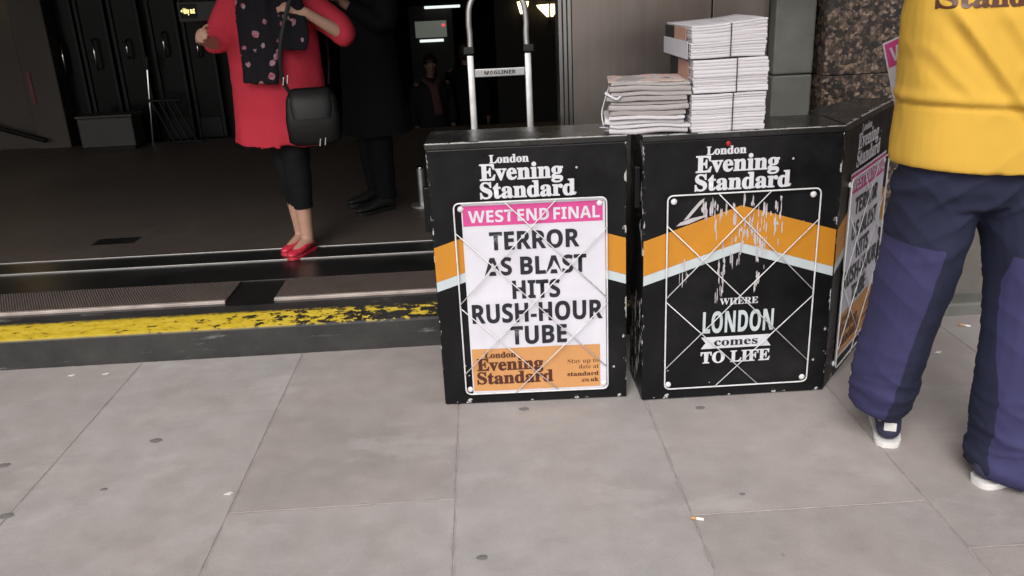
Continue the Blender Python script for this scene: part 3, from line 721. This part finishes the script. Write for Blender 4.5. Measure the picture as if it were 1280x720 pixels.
# ------------------------------------------------------------------ litter and gum
for k, (x, y, a, lab) in enumerate(((-1.187, 2.63, .030, 'large dark gum spot on the paving left of centre'), (-1.65, 2.522, .03, 'dark gum spot at the left edge, farther one'), (-1.487, 2.221, .03, 'dark gum spot at the left edge, nearer one'), (-.066, 1.882, .022, 'gum spot at the bottom edge near the centre joint'),
        (.09, 2.700, .026, 'gum spot just in front of the poster box'), (.704, 2.631, .024, 'gum spot in front of the chevron box'), (-1.245, 2.335, .016, 'small gum spot between the larger ones at left'), (.694, 2.096, .013, 'small gum spot near the centre right of the paving'))):
    b = bmesh.new(); n = 18; top = b.verts.new((0, 0, .0022)); rg = random.Random(k)
    a *= .72
    ring = [b.verts.new((a*(.8+.35*rg.random())*math.cos(2*math.pi*i/n), a*.72*(.8+.35*rg.random())*math.sin(2*math.pi*i/n), .0004)) for i in range(n)]
    for i in range(n): b.faces.new((top, ring[i], ring[(i+1) % n]))
    o = smooth(obj('chewing_gum', b, 'gum', None, (x, y, .001))); tag(o, lab, 'gum spot', 'gum spots on the paving')
for k, (x, y, a, ln, lab) in enumerate(((.531, 1.987, -20, .036, 'flattened cigarette end near the bottom centre of the paving'), (1.951, 3.198, -35, .045, 'white cigarette end seen between the legs of the man'))):
    t = thing('cigarette_end', lab, 'cigarette end', (x, y, .0058), R(a), 'cigarette ends')
    smooth(obj('paper', sweep(bmesh.new(), [(0, 0, 0), (ln*.6, 0, 0)], .0045, 8), 'butt', t)); smooth(obj('filter', sweep(bmesh.new(), [(-ln*.4, 0, 0), (-.0002, 0, 0)], .0047, 8), 'cork', t))
for k, (x, y, lab) in enumerate(((-.838, 2.264, 'tiny pale scrap beside the left slab joint'), (-1.735, 3.219, 'tiny pale scrap under the kerb, left one'), (-1.594, 3.215, 'tiny pale scrap under the kerb, right one'), (1.72, 2.961, 'tiny pale scrap behind the left shoe of the man'))):
    b = bmesh.new(); prism(b, [(-.014, -.004), (.006, -.007), (.015, .002), (.002, .007)], .001, .004); tag(obj('litter_scrap', b, 'litter', None, (x, y, .001)), lab, 'litter', 'paper scraps')

# ------------------------------------------------------------------ people
def add_hand(bm, wrist, d, nrm, side, curl=.5, s=1.0):
    """palm + four fingers + thumb. d: direction of the hand, nrm: palm side, side: direction of the thumb"""
    d = Vector(d).normalized(); nrm = Vector(nrm); nrm = (nrm-d*nrm.dot(d)).normalized(); w = d.cross(nrm).normalized()
    if w.dot(Vector(side)) < 0: w = -w
    W_ = Vector(wrist)
    sweep(bm, [W_-d*.02*s, W_+d*.03*s, W_+d*.085*s], [(.019*s, .026*s), (.017*s, .036*s), (.014*s, .040*s)], 12, 3, 'round', ref=nrm)
    for k, (off, L) in enumerate(((.030, .072), (.010, .082), (-.011, .076), (-.031, .060))):
        p = W_+d*.085*s+w*off*s; pts = [p-d*.01*s]; a = 0; cur = p
        for j, f in enumerate((.42, .32, .26)):
            a += curl*(.5 if j == 0 else .9)
            cur = cur+(d*math.cos(a)+nrm*math.sin(a))*L*f*s; pts.append(cur)
        sweep(bm, pts, [.0095*s, .009*s, .0085*s, .0075*s], 8, 2, 'round')
    p = W_+d*.02*s+w*.026*s
    q = p+(d*.55+w*.75+nrm*.25).normalized()*.045*s; r_ = q+(d*.9+w*.15+nrm*.3*(1+curl)).normalized()*.036*s
    sweep(bm, [p, q, r_], [.014*s, .011*s, .009*s], 8, 2, 'round')
def add_head(bm, c, f, s=1.0):
    """c: head centre, f: facing direction (unit, horizontal)"""
    f = Vector(f).normalized(); l = Vector((0, 0, 1)).cross(f); rot = Matrix((l, f, Vector((0, 0, 1)))).transposed(); c = Vector(c)
    ball(bm, c+Vector((0, 0, .025*s)), (.076*s, .096*s, .092*s), rot); ball(bm, c+f*.022*s+Vector((0, 0, -.045*s)), (.060*s, .072*s, .075*s), rot)
    ball(bm, c+f*.070*s+Vector((0, 0, -.085*s)), (.026*s, .022*s, .024*s), rot)
    sweep(bm, [c+f*.088*s+Vector((0, 0, .012*s)), c+f*.108*s+Vector((0, 0, -.022*s))], [.009*s, .015*s], 8, 1, 'round')
    ball(bm, c+f*.088*s+Vector((0, 0, -.055*s)), (.026*s, .012*s, .010*s), rot)
    for k in (-1, 1): ball(bm, c+l*.076*s*k-f*.005*s+Vector((0, 0, -.005*s)), (.010*s, .020*s, .032*s), rot)
def add_eyes_hair(parent, c, f, s, long_hair, mat='hair', voxel=.008):
    f = Vector(f).normalized(); l = Vector((0, 0, 1)).cross(f); rot = Matrix((l, f, Vector((0, 0, 1)))).transposed(); c = Vector(c)
    for k in (-1, 1):
        b = bmesh.new(); ball(b, c+l*.031*s*k+f*.083*s+Vector((0, 0, .005*s)), (.013*s, .010*s, .010*s), rot, 12, 8); smooth(obj('eye', b, 'eye', parent))
    b = bmesh.new(); ball(b, c-f*.008*s+Vector((0, 0, .050*s)), (.088*s, .104*s, .086*s), rot); ball(b, c-f*.045*s+Vector((0, 0, -.01*s)), (.080*s, .062*s, .09*s), rot)
    if long_hair: sweep(b, [c-f*.04*s, c-f*.055*s+Vector((0, 0, -.12*s)), c-f*.05*s+Vector((0, 0, -.24*s))], [(.05*s, .085*s), (.045*s, .09*s), (.03*s, .07*s)], 12, 3, 'round', ref=f)
    remesh('hair', b, voxel, mat, parent, 4, lambda p, n: .003*noise.noise(p*60))
def shoe(parent, heel, d, ln, w, upper, solem, tabm=None, flat=False):
    """heel: ground point under the heel, d: horizontal toe direction"""
    d = Vector((d[0], d[1], 0)).normalized(); s = Vector((-d.y, d.x, 0)); h = Vector(heel)
    prof = [(0, .30), (.012, .48), (.04, .70), (.10, .82), (.2, .86), (.4, .80), (.6, .95), (.78, 1.0), (.88, .88), (.95, .66), (.985, .42), (1.0, .2)]
    def ring(z, k, grow=0):
        L = [h+d*(a*ln)+s*(b*w/2*k+grow)+Vector((0, 0, z)) for a, b in prof]; Rr = [h+d*(a*ln)-s*(b*w/2*k+grow)+Vector((0, 0, z)) for a, b in prof]
        return L+Rr[::-1]
    b = bmesh.new(); sh = .012 if flat else .021
    loft(b, [ring(0, .96), ring(sh*.3, 1.02), ring(sh, 1.02)]); so_ = obj('sole', b, solem, parent); smooth(so_, 40)
    b = bmesh.new(); sweep(b, [h+d*.03+Vector((0, 0, sh+.035)), h+d*.10*ln/.27+Vector((0, 0, sh+.035)), h+d*(ln*.62)+Vector((0, 0, sh+.022)), h+d*(ln*.9)+Vector((0, 0, sh+.014))],
        [(.034 if not flat else .022, w*.40), (.036 if not flat else .022, w*.42), (.026 if not flat else .018, w*.46), (.018, w*.36)], 14, 4, 'round', ref=(0, 0, 1))
    if not flat: sweep(b, [h+d*.045+Vector((0, 0, sh+.03)), h+d*.06+Vector((0, 0, sh+.095))], [w*.42, w*.40], 12, 1, 'round')
    for v in b.verts:
        if v.co.z < h.z+sh*.6: v.co.z = h.z+sh*.6
    up_ = remesh('shoe_upper', b, .006, upper, parent, 4)
    if tabm:
        b = bmesh.new(); bx(b, -.018, .018, -.004, .004, -.014, .014, .002)
        bmesh.ops.transform(b, matrix=Matrix.Translation(h-d*.001+Vector((0, 0, sh+.056))) @ d.to_track_quat('-Y', 'Z').to_matrix().to_4x4(), verts=b.verts); obj('heel_tab', b, tabm, up_)

def fold(p, n, amp, fx, fz, seed): return amp*noise.noise(Vector((p.x*fx, p.y*fx, p.z*fz+seed)))

# ---- man in yellow, seen from behind
mb = Vector((1.30, 2.20, 0))
man = thing('person', 'person in yellow shirt and navy work trousers, standing with back turned', 'person', mb)
L_ = lambda x, y, z: (x-mb.x, y-mb.y, z)
fdir = Vector((.25, 1, 0)).normalized()
b = bmesh.new()
loft(b, [ell(*L_(1.31, 2.20, z), rx, ry) for z, rx, ry in ((.86, .15, .10), (.95, .165, .115), (1.10, .15, .11), (1.30, .18, .12), (1.42, .18, .10), (1.47, .12, .07))])
hl = [L_(1.245, 2.22, .90), L_(1.245, 2.29, .50), L_(1.228, 2.345, .10)]; hr_ = [L_(1.405, 2.19, .90), L_(1.455, 2.15, .50), L_(1.465, 2.105, .10)]
for q in (hl, hr_): sweep(b, q, [.085, .058, .042], 12, 4, 'round')
sweep(b, [L_(1.236, 2.352, .055), L_(1.278, 2.46, .034)], [.030, .020], 10, 1, 'round'); sweep(b, [L_(1.47, 2.115, .06), L_(1.57, 2.13, .035)], [.04, .028], 10, 1, 'round')
al = [L_(1.145, 2.22, 1.43), L_(1.33, 2.42, 1.26), L_(1.38, 2.58, 1.12)]; ar = [L_(1.49, 2.21, 1.43), L_(1.55, 2.40, 1.22), L_(1.46, 2.60, 1.13)]
for q in (al, ar): sweep(b, q, [.050, .040, .027], 12, 3, 'round')
add_hand(b, al[2], (.25, .3, -.9), (1, .3, 0), (.3, 1, .2), .55); add_hand(b, ar[2], (-.25, .3, -.9), (-1, .3, 0), (-.3, 1, .2), .55)
sweep(b, [L_(1.31, 2.20, 1.45), L_(1.32, 2.22, 1.56)], [.062, .055], 12, 1, 'round'); add_head(b, L_(1.325, 2.235, 1.645), fdir)
remesh('body', b, .008, 'skin', man, 4)
add_eyes_hair(man, L_(1.325, 2.235, 1.645), fdir, 1.0, False)
# trousers
b = bmesh.new()
loft(b, [ell(*L_(1.315, 2.20, z), rx, ry) for z, rx, ry in ((.82, .19, .115), (.87, .205, .135), (.94, .20, .135), (1.02, .19, .13))])
sweep(b, [L_(1.225, 2.215, .88), L_(1.222, 2.26, .66), L_(1.207, 2.31, .42), L_(1.203, 2.345, .25), L_(1.207, 2.362, .148)], [(.118, .125), (.102, .116), (.090, .102), (.091, .094), (.087, .084)], 20, 5, True, ref=(1, 0, 0))
sweep(b, [L_(1.412, 2.195, .88), L_(1.472, 2.17, .66), L_(1.480, 2.14, .44), L_(1.462, 2.12, .22), L_(1.465, 2.115, .055)], [(.115, .125), (.098, .115), (.100, .106), (.103, .104), (.099, .096)], 20, 5, True, ref=(1, 0, 0))
def ridge(v): return (1-abs(noise.noise(v)))**4
def tr_disp(p, n):
    k = max(0, min(1, (.42-p.z)/.30)); up_ = max(0, min(1, (p.z-.60)/.2)); left = p.x < .04
    d = .004*noise.noise(Vector((p.x*6, p.y*6, p.z*4)))
    q = 1.7 if left else 5.1
    d += k*.011*(ridge(Vector((p.x*4+q, p.y*4, p.z*15+p.x*4)))-.35)+k*.006*(ridge(Vector((p.x*5-q, p.y*5+2, p.z*27-p.x*9)))-.35)
    u_, v_ = p.x*.75+p.z*.66, p.z*.75-p.x*.66
    d += (.25+.75*up_)*.010*(ridge(Vector((u_*3+q, p.y*3, v_*13)))-.35)
    d += .005*(ridge(Vector((v_*3+q, p.y*3, u_*15+6)))-.35)*(.5+.5*up_)
    # pressed crease down the back of each leg: two flat planes meeting
    cx = (1.200+.03*max(0, p.z-.2)-mb.x) if left else (1.46-mb.x)
    if n.y < .25 and p.z < .84: d += .040*max(0, 1-abs(p.x-cx)/.105)*min(1, (.84-p.z)/.12)
    return d
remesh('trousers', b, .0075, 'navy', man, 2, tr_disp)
# shirt
b = bmesh.new()
cx, cy = 1.318, 2.195
prof = [(.928, .222, .158), (.955, .226, .160), (1.00, .226, .160), (1.08, .224, .157), (1.10, .226, .159), (1.14, .229, .162), (1.22, .233, .163), (1.30, .236, .160), (1.38, .232, .148), (1.45, .19, .118), (1.50, .105, .085)]
loft(b, [[(x-mb.x, y-mb.y, z+(-.02*(x-1.20)/.35 if z < .94 else 0)) for x, y, z in ell(cx, cy, z, rx, ry, 40, 2.5)] for z, rx, ry in prof])
for q, ins in ((al, .0), (ar, .0)):
    p0, p1 = Vector(q[0]), Vector(q[1]); ball(b, p0+Vector((0, -.005, -.01)), .086); sweep(b, [p0+(p0-p1)*.05, p0.lerp(p1, .4), p0.lerp(p1, .78)], [.088, .088, .085], 16, 3, True)
def shirt_disp(p, n):
    x, z = p.x+mb.x, p.z
    d = .004*noise.noise(Vector((x*5, p.y*5, z*3)))+.0012*noise.noise(Vector((x*22, p.y*22, z*14)))+.0035*((1-abs(noise.noise(Vector((x*4+z*5, p.y*4, z*3-x*4+2)))))**5-.3)+.0022*((1-abs(noise.noise(Vector((x*9-z*3, p.y*7, z*4+x*3+7)))))**5-.3)
    if n.y < .3:
        # fold hanging over the hip line, and pulls running down to the right
        zc = 1.098-.012*((x-1.10)/.2)**2
        if x < 1.40:
            w = 1 if x < 1.32 else (1.40-x)/.08
            d += w*(.0065*math.exp(-((z-zc-.014)/.016)**2)-.0075*math.exp(-((z-zc+.004)/.007)**2))
        for (x0, z0, x1, z1, bow, a, wd) in ((1.14, 1.32, 1.42, .99, +.012, .012, .012), (1.23, 1.33, 1.48, 1.05, +.010, .007, .013), (1.10, 1.24, 1.20, 1.12, +.006, .004, .012), (1.30, 1.18, 1.50, 1.06, +.006, .004, .014)):
            t = ((x-x0)*(x1-x0)+(z-z0)*(z1-z0))/((x1-x0)**2+(z1-z0)**2)
            if -.1 < t < 1.1:
                nx_, nz_ = (z1-z0), -(x1-x0); ln = math.hypot(nx_, nz_); s = ((x-x0)*nx_+(z-z0)*nz_)/ln-bow*4*t*(1-t)
                e = min(1, (t+.1)/.2, (1.1-t)/.2)
                d += a*e*(math.exp(-(s/wd)**2)-.6*math.exp(-((s-wd*2.1)/(wd*1.2))**2))
        d += .0025*math.exp(-((z-.915+.03*(x-1.2)/.35)/.006)**2)
    return d
shirt = remesh('shirt', b, .0065, 'yellow', man, 3, shirt_disp)
# printing on the back of the shirt, laid onto the cloth
bmt = bmesh.new(); bmt.from_mesh(shirt.data); tree = BVHTree.FromBMesh(bmt); bmt.free()
def shirt_print(s, u0, u1, z0, cap):
    o = lettering('back_lettering', s, 'serif', u0-mb.x, u1-mb.x, z0, cap, 'brown_print', man, 0, .022)
    bm_ = bmesh.new(); bm_.from_mesh(o.data); bmesh.ops.triangulate(bm_, faces=bm_.faces)
    for _ in range(2): bmesh.ops.subdivide_edges(bm_, edges=[e for e in bm_.edges if e.calc_length() > .012], cuts=1)
    for v in bm_.verts:
        h = tree.ray_cast(Vector((v.co.x, -1, v.co.z)), Vector((0, 1, 0)))
        if h[0]: v.co = h[0]+Vector((0, -.0025, 0))
    bm_.to_mesh(o.data); bm_.free()
shirt_print('Standard', 1.105, 1.385, 1.328, .05); shirt_print('Evening', 1.11, 1.35, 1.388, .05)
shoe(man, L_(1.215, 2.296, 0), (.35, .93, 0), .27, .092, 'navyshoe', 'sole', 'sole')
shoe(man, L_(1.367, 2.068, 0), (1, .25, 0), .275, .095, 'navyshoe', 'sole')
# poster in his hands
hp_ = thing('news_poster', 'loose news poster with pink band held in front of the yellow shirt', 'poster', (1.594, 2.56, .65), 0, 'news posters')
b = bmesh.new(); nx = 10
def sx_(x): return .06*((x)/.26)**2
def curved(x0, x1, z0, z1, y, th):
    bb = bmesh.new(); F = [[bb.verts.new((x0+(x1-x0)*i/nx, y-sx_(x0+(x1-x0)*i/nx)+k, z+.22*(x0+(x1-x0)*i/nx)*0)) for i in range(nx+1)] for k in (0, th) for z in (z0, z1)]
    for i in range(nx):
        bb.faces.new((F[0][i], F[0][i+1], F[1][i+1], F[1][i])); bb.faces.new((F[2][i], F[3][i], F[3][i+1], F[2][i+1])); bb.faces.new((F[1][i], F[1][i+1], F[3][i+1], F[3][i])); bb.faces.new((F[0][i], F[2][i], F[2][i+1], F[0][i+1]))
    bb.faces.new((F[0][0], F[1][0], F[3][0], F[2][0])); bb.faces.new((F[0][nx], F[2][nx], F[3][nx], F[1][nx])); return bb
smooth(obj('sheet', curved(-.24, .24, .30, .665, 0, .0008), 'poster', hp_), 40); smooth(obj('pink_band', curved(-.235, .235, .59, .66, -.001, .0004), 'pink', hp_), 40)
for s_, a, c in (('WEST', 0, .345), ('END', .375, .615), ('FINAL', .648, 1)):
    o = lettering('headline_lettering', s_, 'sans', -.222+.444*a, -.222+.444*c, .603, .042, 'poster', hp_, 0, .004)
    for v in o.data.vertices: v.co.y = -sx_(v.co.x)-.003
o = lettering('headline_lettering', 'TERROR', 'sans', -.16, .16, .49, .063, 'black_print', hp_, 0, .008)
for v in o.data.vertices: v.co.y = -sx_(v.co.x)-.003
hp_.rotation_euler = (0, R(-17), 0)

# ---- woman in red
wb = Vector((-1.02, 4.42, .13))
wom = thing('person', 'person in long red tunic, floral scarf and red flat shoes, elbows raised', 'person', wb)
wf = Vector((-.25, -1, 0)).normalized()
b = bmesh.new()
loft(b, [ell(.0, .03, z, rx, ry) for z, rx, ry in ((.76, .14, .10), (.84, .165, .115), (1.02, .13, .095), (1.20, .155, .11), (1.31, .155, .09), (1.37, .09, .06))])
l1 = [(.055, .0, .80), (.048, -.02, .44), (.055, -.03, .08)]; l2 = [(-.04, .06, .80), (-.015, .05, .44), (.005, .06, .08)]
for q in (l1, l2): sweep(b, q, [.082, .052, .034], 12, 4, 'round')
for q in (l1, l2): sweep(b, [(q[2][0], q[2][1], .06), (q[2][0]-.045, q[2][1]-.10, .026), (q[2][0]-.06, q[2][1]-.145, .02)], [.034, .028, .02], 10, 2, 'round')
a1 = [(-.165, .01, 1.30), (-.262, .02, 1.10), (-.285, -.19, 1.115)]; a2 = [(.17, .01, 1.30), (.375, -.05, 1.10), (.21, -.16, 1.215)]
for q in (a1, a2): sweep(b, q, [.044, .037, .024], 12, 3, 'round')
add_hand(b, a1[2], (.15, -.9, .25), (.9, 0, -.3), (.2, 0, 1), .7, .9); add_hand(b, a2[2], (-.9, -.15, .35), (0, .6, -.6), (0, -.3, 1), .45, .9)
sweep(b, [(0, .02, 1.34), (-.01, .0, 1.43)], [.052, .047], 12, 1, 'round'); add_head(b, (-.02, -.02, 1.52), wf, .95)
remesh('body', b, .007, 'skin', wom, 4)
add_eyes_hair(wom, (-.02, -.02, 1.52), wf, .95, True)
b = bmesh.new()
for q, r in ((l1, (.098, .066, .050)), (l2, (.098, .066, .050))):
    sweep(b, [q[0], q[1], (q[2][0], q[2][1], .235)], [r[0], r[1], r[2]], 16, 4, True)
remesh('leggings', b, .008, 'leggings', wom, 3, lambda p, n: .004*noise.noise(Vector((p.x*12, p.y*12, p.z*22))))
b = bmesh.new()
loft(b, [[(x+.04*max(0, x)*0, y, z+(.015*math.sin(x*22))*(1 if z < .62 else 0)) for x, y, z in ell(-.005, .02, z, rx, ry, 36, 2.2)] for z, rx, ry in ((.575, .255, .165), (.66, .248, .16), (.80, .236, .15), (.95, .222, .14), (1.10, .215, .135), (1.24, .205, .13), (1.32, .185, .105), (1.37, .11, .075))])
sweep(b, [(-.13, .01, 1.31), (-.205, .01, 1.21), (-.258, .012, 1.115), (-.266, -.05, 1.10)], [.075, .070, .066, .060], 14, 3, True)
sweep(b, [(.13, .01, 1.31), (.26, -.02, 1.20), (.362, -.045, 1.112)], [.075, .070, .068], 14, 3, 'round')
remesh('tunic', b, .008, 'redc', wom, 3, lambda p, n: .017*noise.noise(Vector((p.x*9, p.y*9, p.z*2.2)))+.004*noise.noise(p*17))
b = bmesh.new()
sweep(b, [(-.10, -.03, 1.36), (-.02, -.10, 1.36), (.08, -.03, 1.37), (.04, .08, 1.38), (-.05, .08, 1.38), (-.10, -.03, 1.36)], [.05, .055, .05, .045, .045, .05], 12, 4, True)
sweep(b, [(-.03, -.10, 1.35), (-.015, -.155, 1.22), (-.025, -.165, 1.05), (-.04, -.175, .895)], [(.035, .085), (.032, .105), (.026, .10), (.018, .088)], 16, 4, True, ref=(0, 1, 0))
sweep(b, [(.07, -.09, 1.36), (.12, -.15, 1.24), (.14, -.165, 1.12), (.135, -.17, 1.045)], [(.032, .075), (.030, .085), (.026, .085), (.016, .07)], 16, 4, True, ref=(0, 1, 0))
remesh('scarf', b, .007, 'scarf', wom, 3, lambda p, n: .009*noise.noise(Vector((p.x*26, p.y*12, p.z*5))))
for q in (l1, l2): 
    h = (q[2][0]+.018, q[2][1]+.045, .001); shoe(wom, h, (-.42, -1, 0), .225, .078, 'redshoe', 'redshoe', None, True)
hb = thing('handbag', 'black leather shoulder bag hanging against the red tunic', 'handbag', (-.822, 4.20, .13+.60), R(8))
b = bmesh.new(); loft(b, [[(x, y, z) for x, y, z in ell(0, 0, z, rx, ry, 24, 4)] for z, rx, ry in ((0, .095, .035), (.02, .125, .05), (.12, .13, .055), (.22, .118, .04), (.265, .095, .015))])
smooth(obj('bag_body', b, 'leather', hb), 50)
b = bmesh.new(); loft(b, [[(x, y-.004, z) for x, y, z in ell(0, 0, z, rx, ry, 24, 4)] for z, rx, ry in ((.13, .10, .0600), (.2, .105, .052), (.262, .098, .022), (.272, .08, .01))]); smooth(obj('flap', b, 'leather', hb), 50)
obj('strap', sweep(bmesh.new(), [(-.09, 0, .25), (-.12, -.01, .33), (-.10, -.02, .50), (-.02, .03, .72), (.03, .16, .79), (.04, .24, .77), (.10, .28, .5), (.09, .10, .27)], [(.003, .010)]*8, 8, 4, ref=(0, 1, 0)), 'leather', hb)
for x, z in ((-.118, .31), (-.098, .318), (.02, .015), (.045, .018)):
    obj('buckle', sweep(bmesh.new(), [(x, -.052 if z < .1 else -.022, z-.016), (x+.006, -.056 if z < .1 else -.024, z+.016)], .0045, 6, cap='round'), 'chrome', hb)

# ---- dark figures
def dark_person(base, rz, s, label, coat_hem, pose, voxel, top='blackc', legs='leggings', skin='skin2', scarfc=None, skirt=1.0, stride=.0):
    t = thing('person', label, 'person', base, rz); S = lambda *p: tuple(k*s for k in p); f = Vector((0, -1, 0))
    b = bmesh.new(); st = stride
    loft(b, [ell(0, 0, z*s, rx*s, ry*s) for z, rx, ry in ((.80, .14, .10), (.92, .165, .115), (1.10, .14, .10), (1.32, .175, .115), (1.43, .17, .095), (1.48, .1, .06))])
    lg = [[S(.085, 0, .86), S(.095, -.02-st*.5, .48), S(.10, -st, .08)], [S(-.085, 0, .86), S(-.095, -.02+st*.3, .48), S(-.10, st, .09)]]
    for q in lg: sweep(b, q, [.082*s, .055*s, .038*s], 12, 4, 'round')
    am = [[S(*k) for k in q] for q in pose]
    for q in am: sweep(b, q, [.048*s, .038*s, .026*s], 12, 3, 'round'); d = Vector(q[2])-Vector(q[1]); add_hand(b, q[2], d, (0, -.4, -.8) if abs(d.normalized().z) < .7 else (-q[0][0], 0, 0), (0, -1, .2), .5, s)
    sweep(b, [S(0, 0, 1.45), S(0, -.01, 1.56)], [.058*s, .052*s], 12, 1, 'round'); add_head(b, S(0, -.02, 1.645), f, s)
    remesh('body', b, voxel, skin, t, 3); add_eyes_hair(t, S(0, -.02, 1.645), f, s, scarfc is not None, 'hair', max(voxel, .01))
    b = bmesh.new()
    for q in lg: sweep(b, [q[0], q[1], q[2]], [.10*s, .078*s, .062*s], 14, 4, True)
    remesh('trousers', b, .012, legs, t, 3, lambda p, n: .006*noise.noise(Vector((p.x*9, p.y*9, p.z*18))))
    b = bmesh.new()
    loft(b, [ell(0, .0, z*s, rx*s, ry*s, 32, 2.2) for z, rx, ry in ((coat_hem, .21*skirt, .165*skirt), (coat_hem+.2, .205*skirt**.7, .16), (1.05, .185, .14), (1.30, .205, .145), (1.43, .19, .115), (1.50, .09, .07))])
    for q in am: sweep(b, [q[0], q[1], tuple(Vector(q[1]).lerp(Vector(q[2]), .82))], [.075*s, .062*s, .046*s], 14, 4, True)
    remesh('coat', b, .011, top, t, 3, lambda p, n: .010*noise.noise(Vector((p.x*8, p.y*8, p.z*3)))+.004*noise.noise(p*16))
    for q in lg: shoe(t, (q[2][0], q[2][1]+.05*s, q[2][2]-.079*s), (0, -1, 0), .27*s, .09*s, 'rubber', 'rubber')
    if scarfc:
        b = bmesh.new(); sweep(b, [S(-.09, -.05, 1.47), S(0, -.12, 1.40), S(.09, -.05, 1.47)], .04*s, 10, 4, 'round'); sweep(b, [S(.0, -.13, 1.40), S(.02, -.17, 1.2), S(.03, -.18, 1.05)], [(.02*s, .06*s)]*3, 10, 4, True, ref=(0, 1, 0)); remesh('scarf', b, .012, scarfc, t, 3)
    return t
hang = [((.19, 0, 1.41), (.25, .02, 1.12), (.23, -.08, .87)), ((-.19, 0, 1.41), (-.25, .02, 1.12), (-.23, -.06, .87))]
reach = [((.19, 0, 1.40), (.26, -.02, 1.12), (.10, -.20, 1.24)), ((-.19, 0, 1.40), (-.25, -.03, 1.12), (-.05, -.24, 1.18))]
dark_person((-.66, 5.30, .13), R(-52), 1.0, 'person in long black coat facing left behind the red tunic', .47, reach, .008, skirt=1.18, stride=.03)
ph = thing('phone', 'dark phone held up by the person in black', 'phone', (-.80, 5.09, 1.36), R(-52)); box('case', (-.036, .036, -.005, .005, -.01, .14), 'dblack', ph, .004); box('screen', (-.032, .032, .0052, .0060, 0, .13), 'glass', ph)
dark_person((-.60, 10.7, -1.08), R(15), .98, 'dim person with dull pink scarf on the lower level', .62, hang, .012, 'grey_cloth', scarfc='dfloral')
dark_person((-.17, 10.95, -1.08), R(160), 1.05, 'dark person on the lower level, behind the left rail of the hand truck', .7, hang, .012, 'blackc', stride=.1)
dark_person((.36, 11.3, -1.08), R(-30), 1.0, 'dark person on the lower level, framed inside the hand truck', .7, hang, .012, 'grey_cloth', stride=.08)
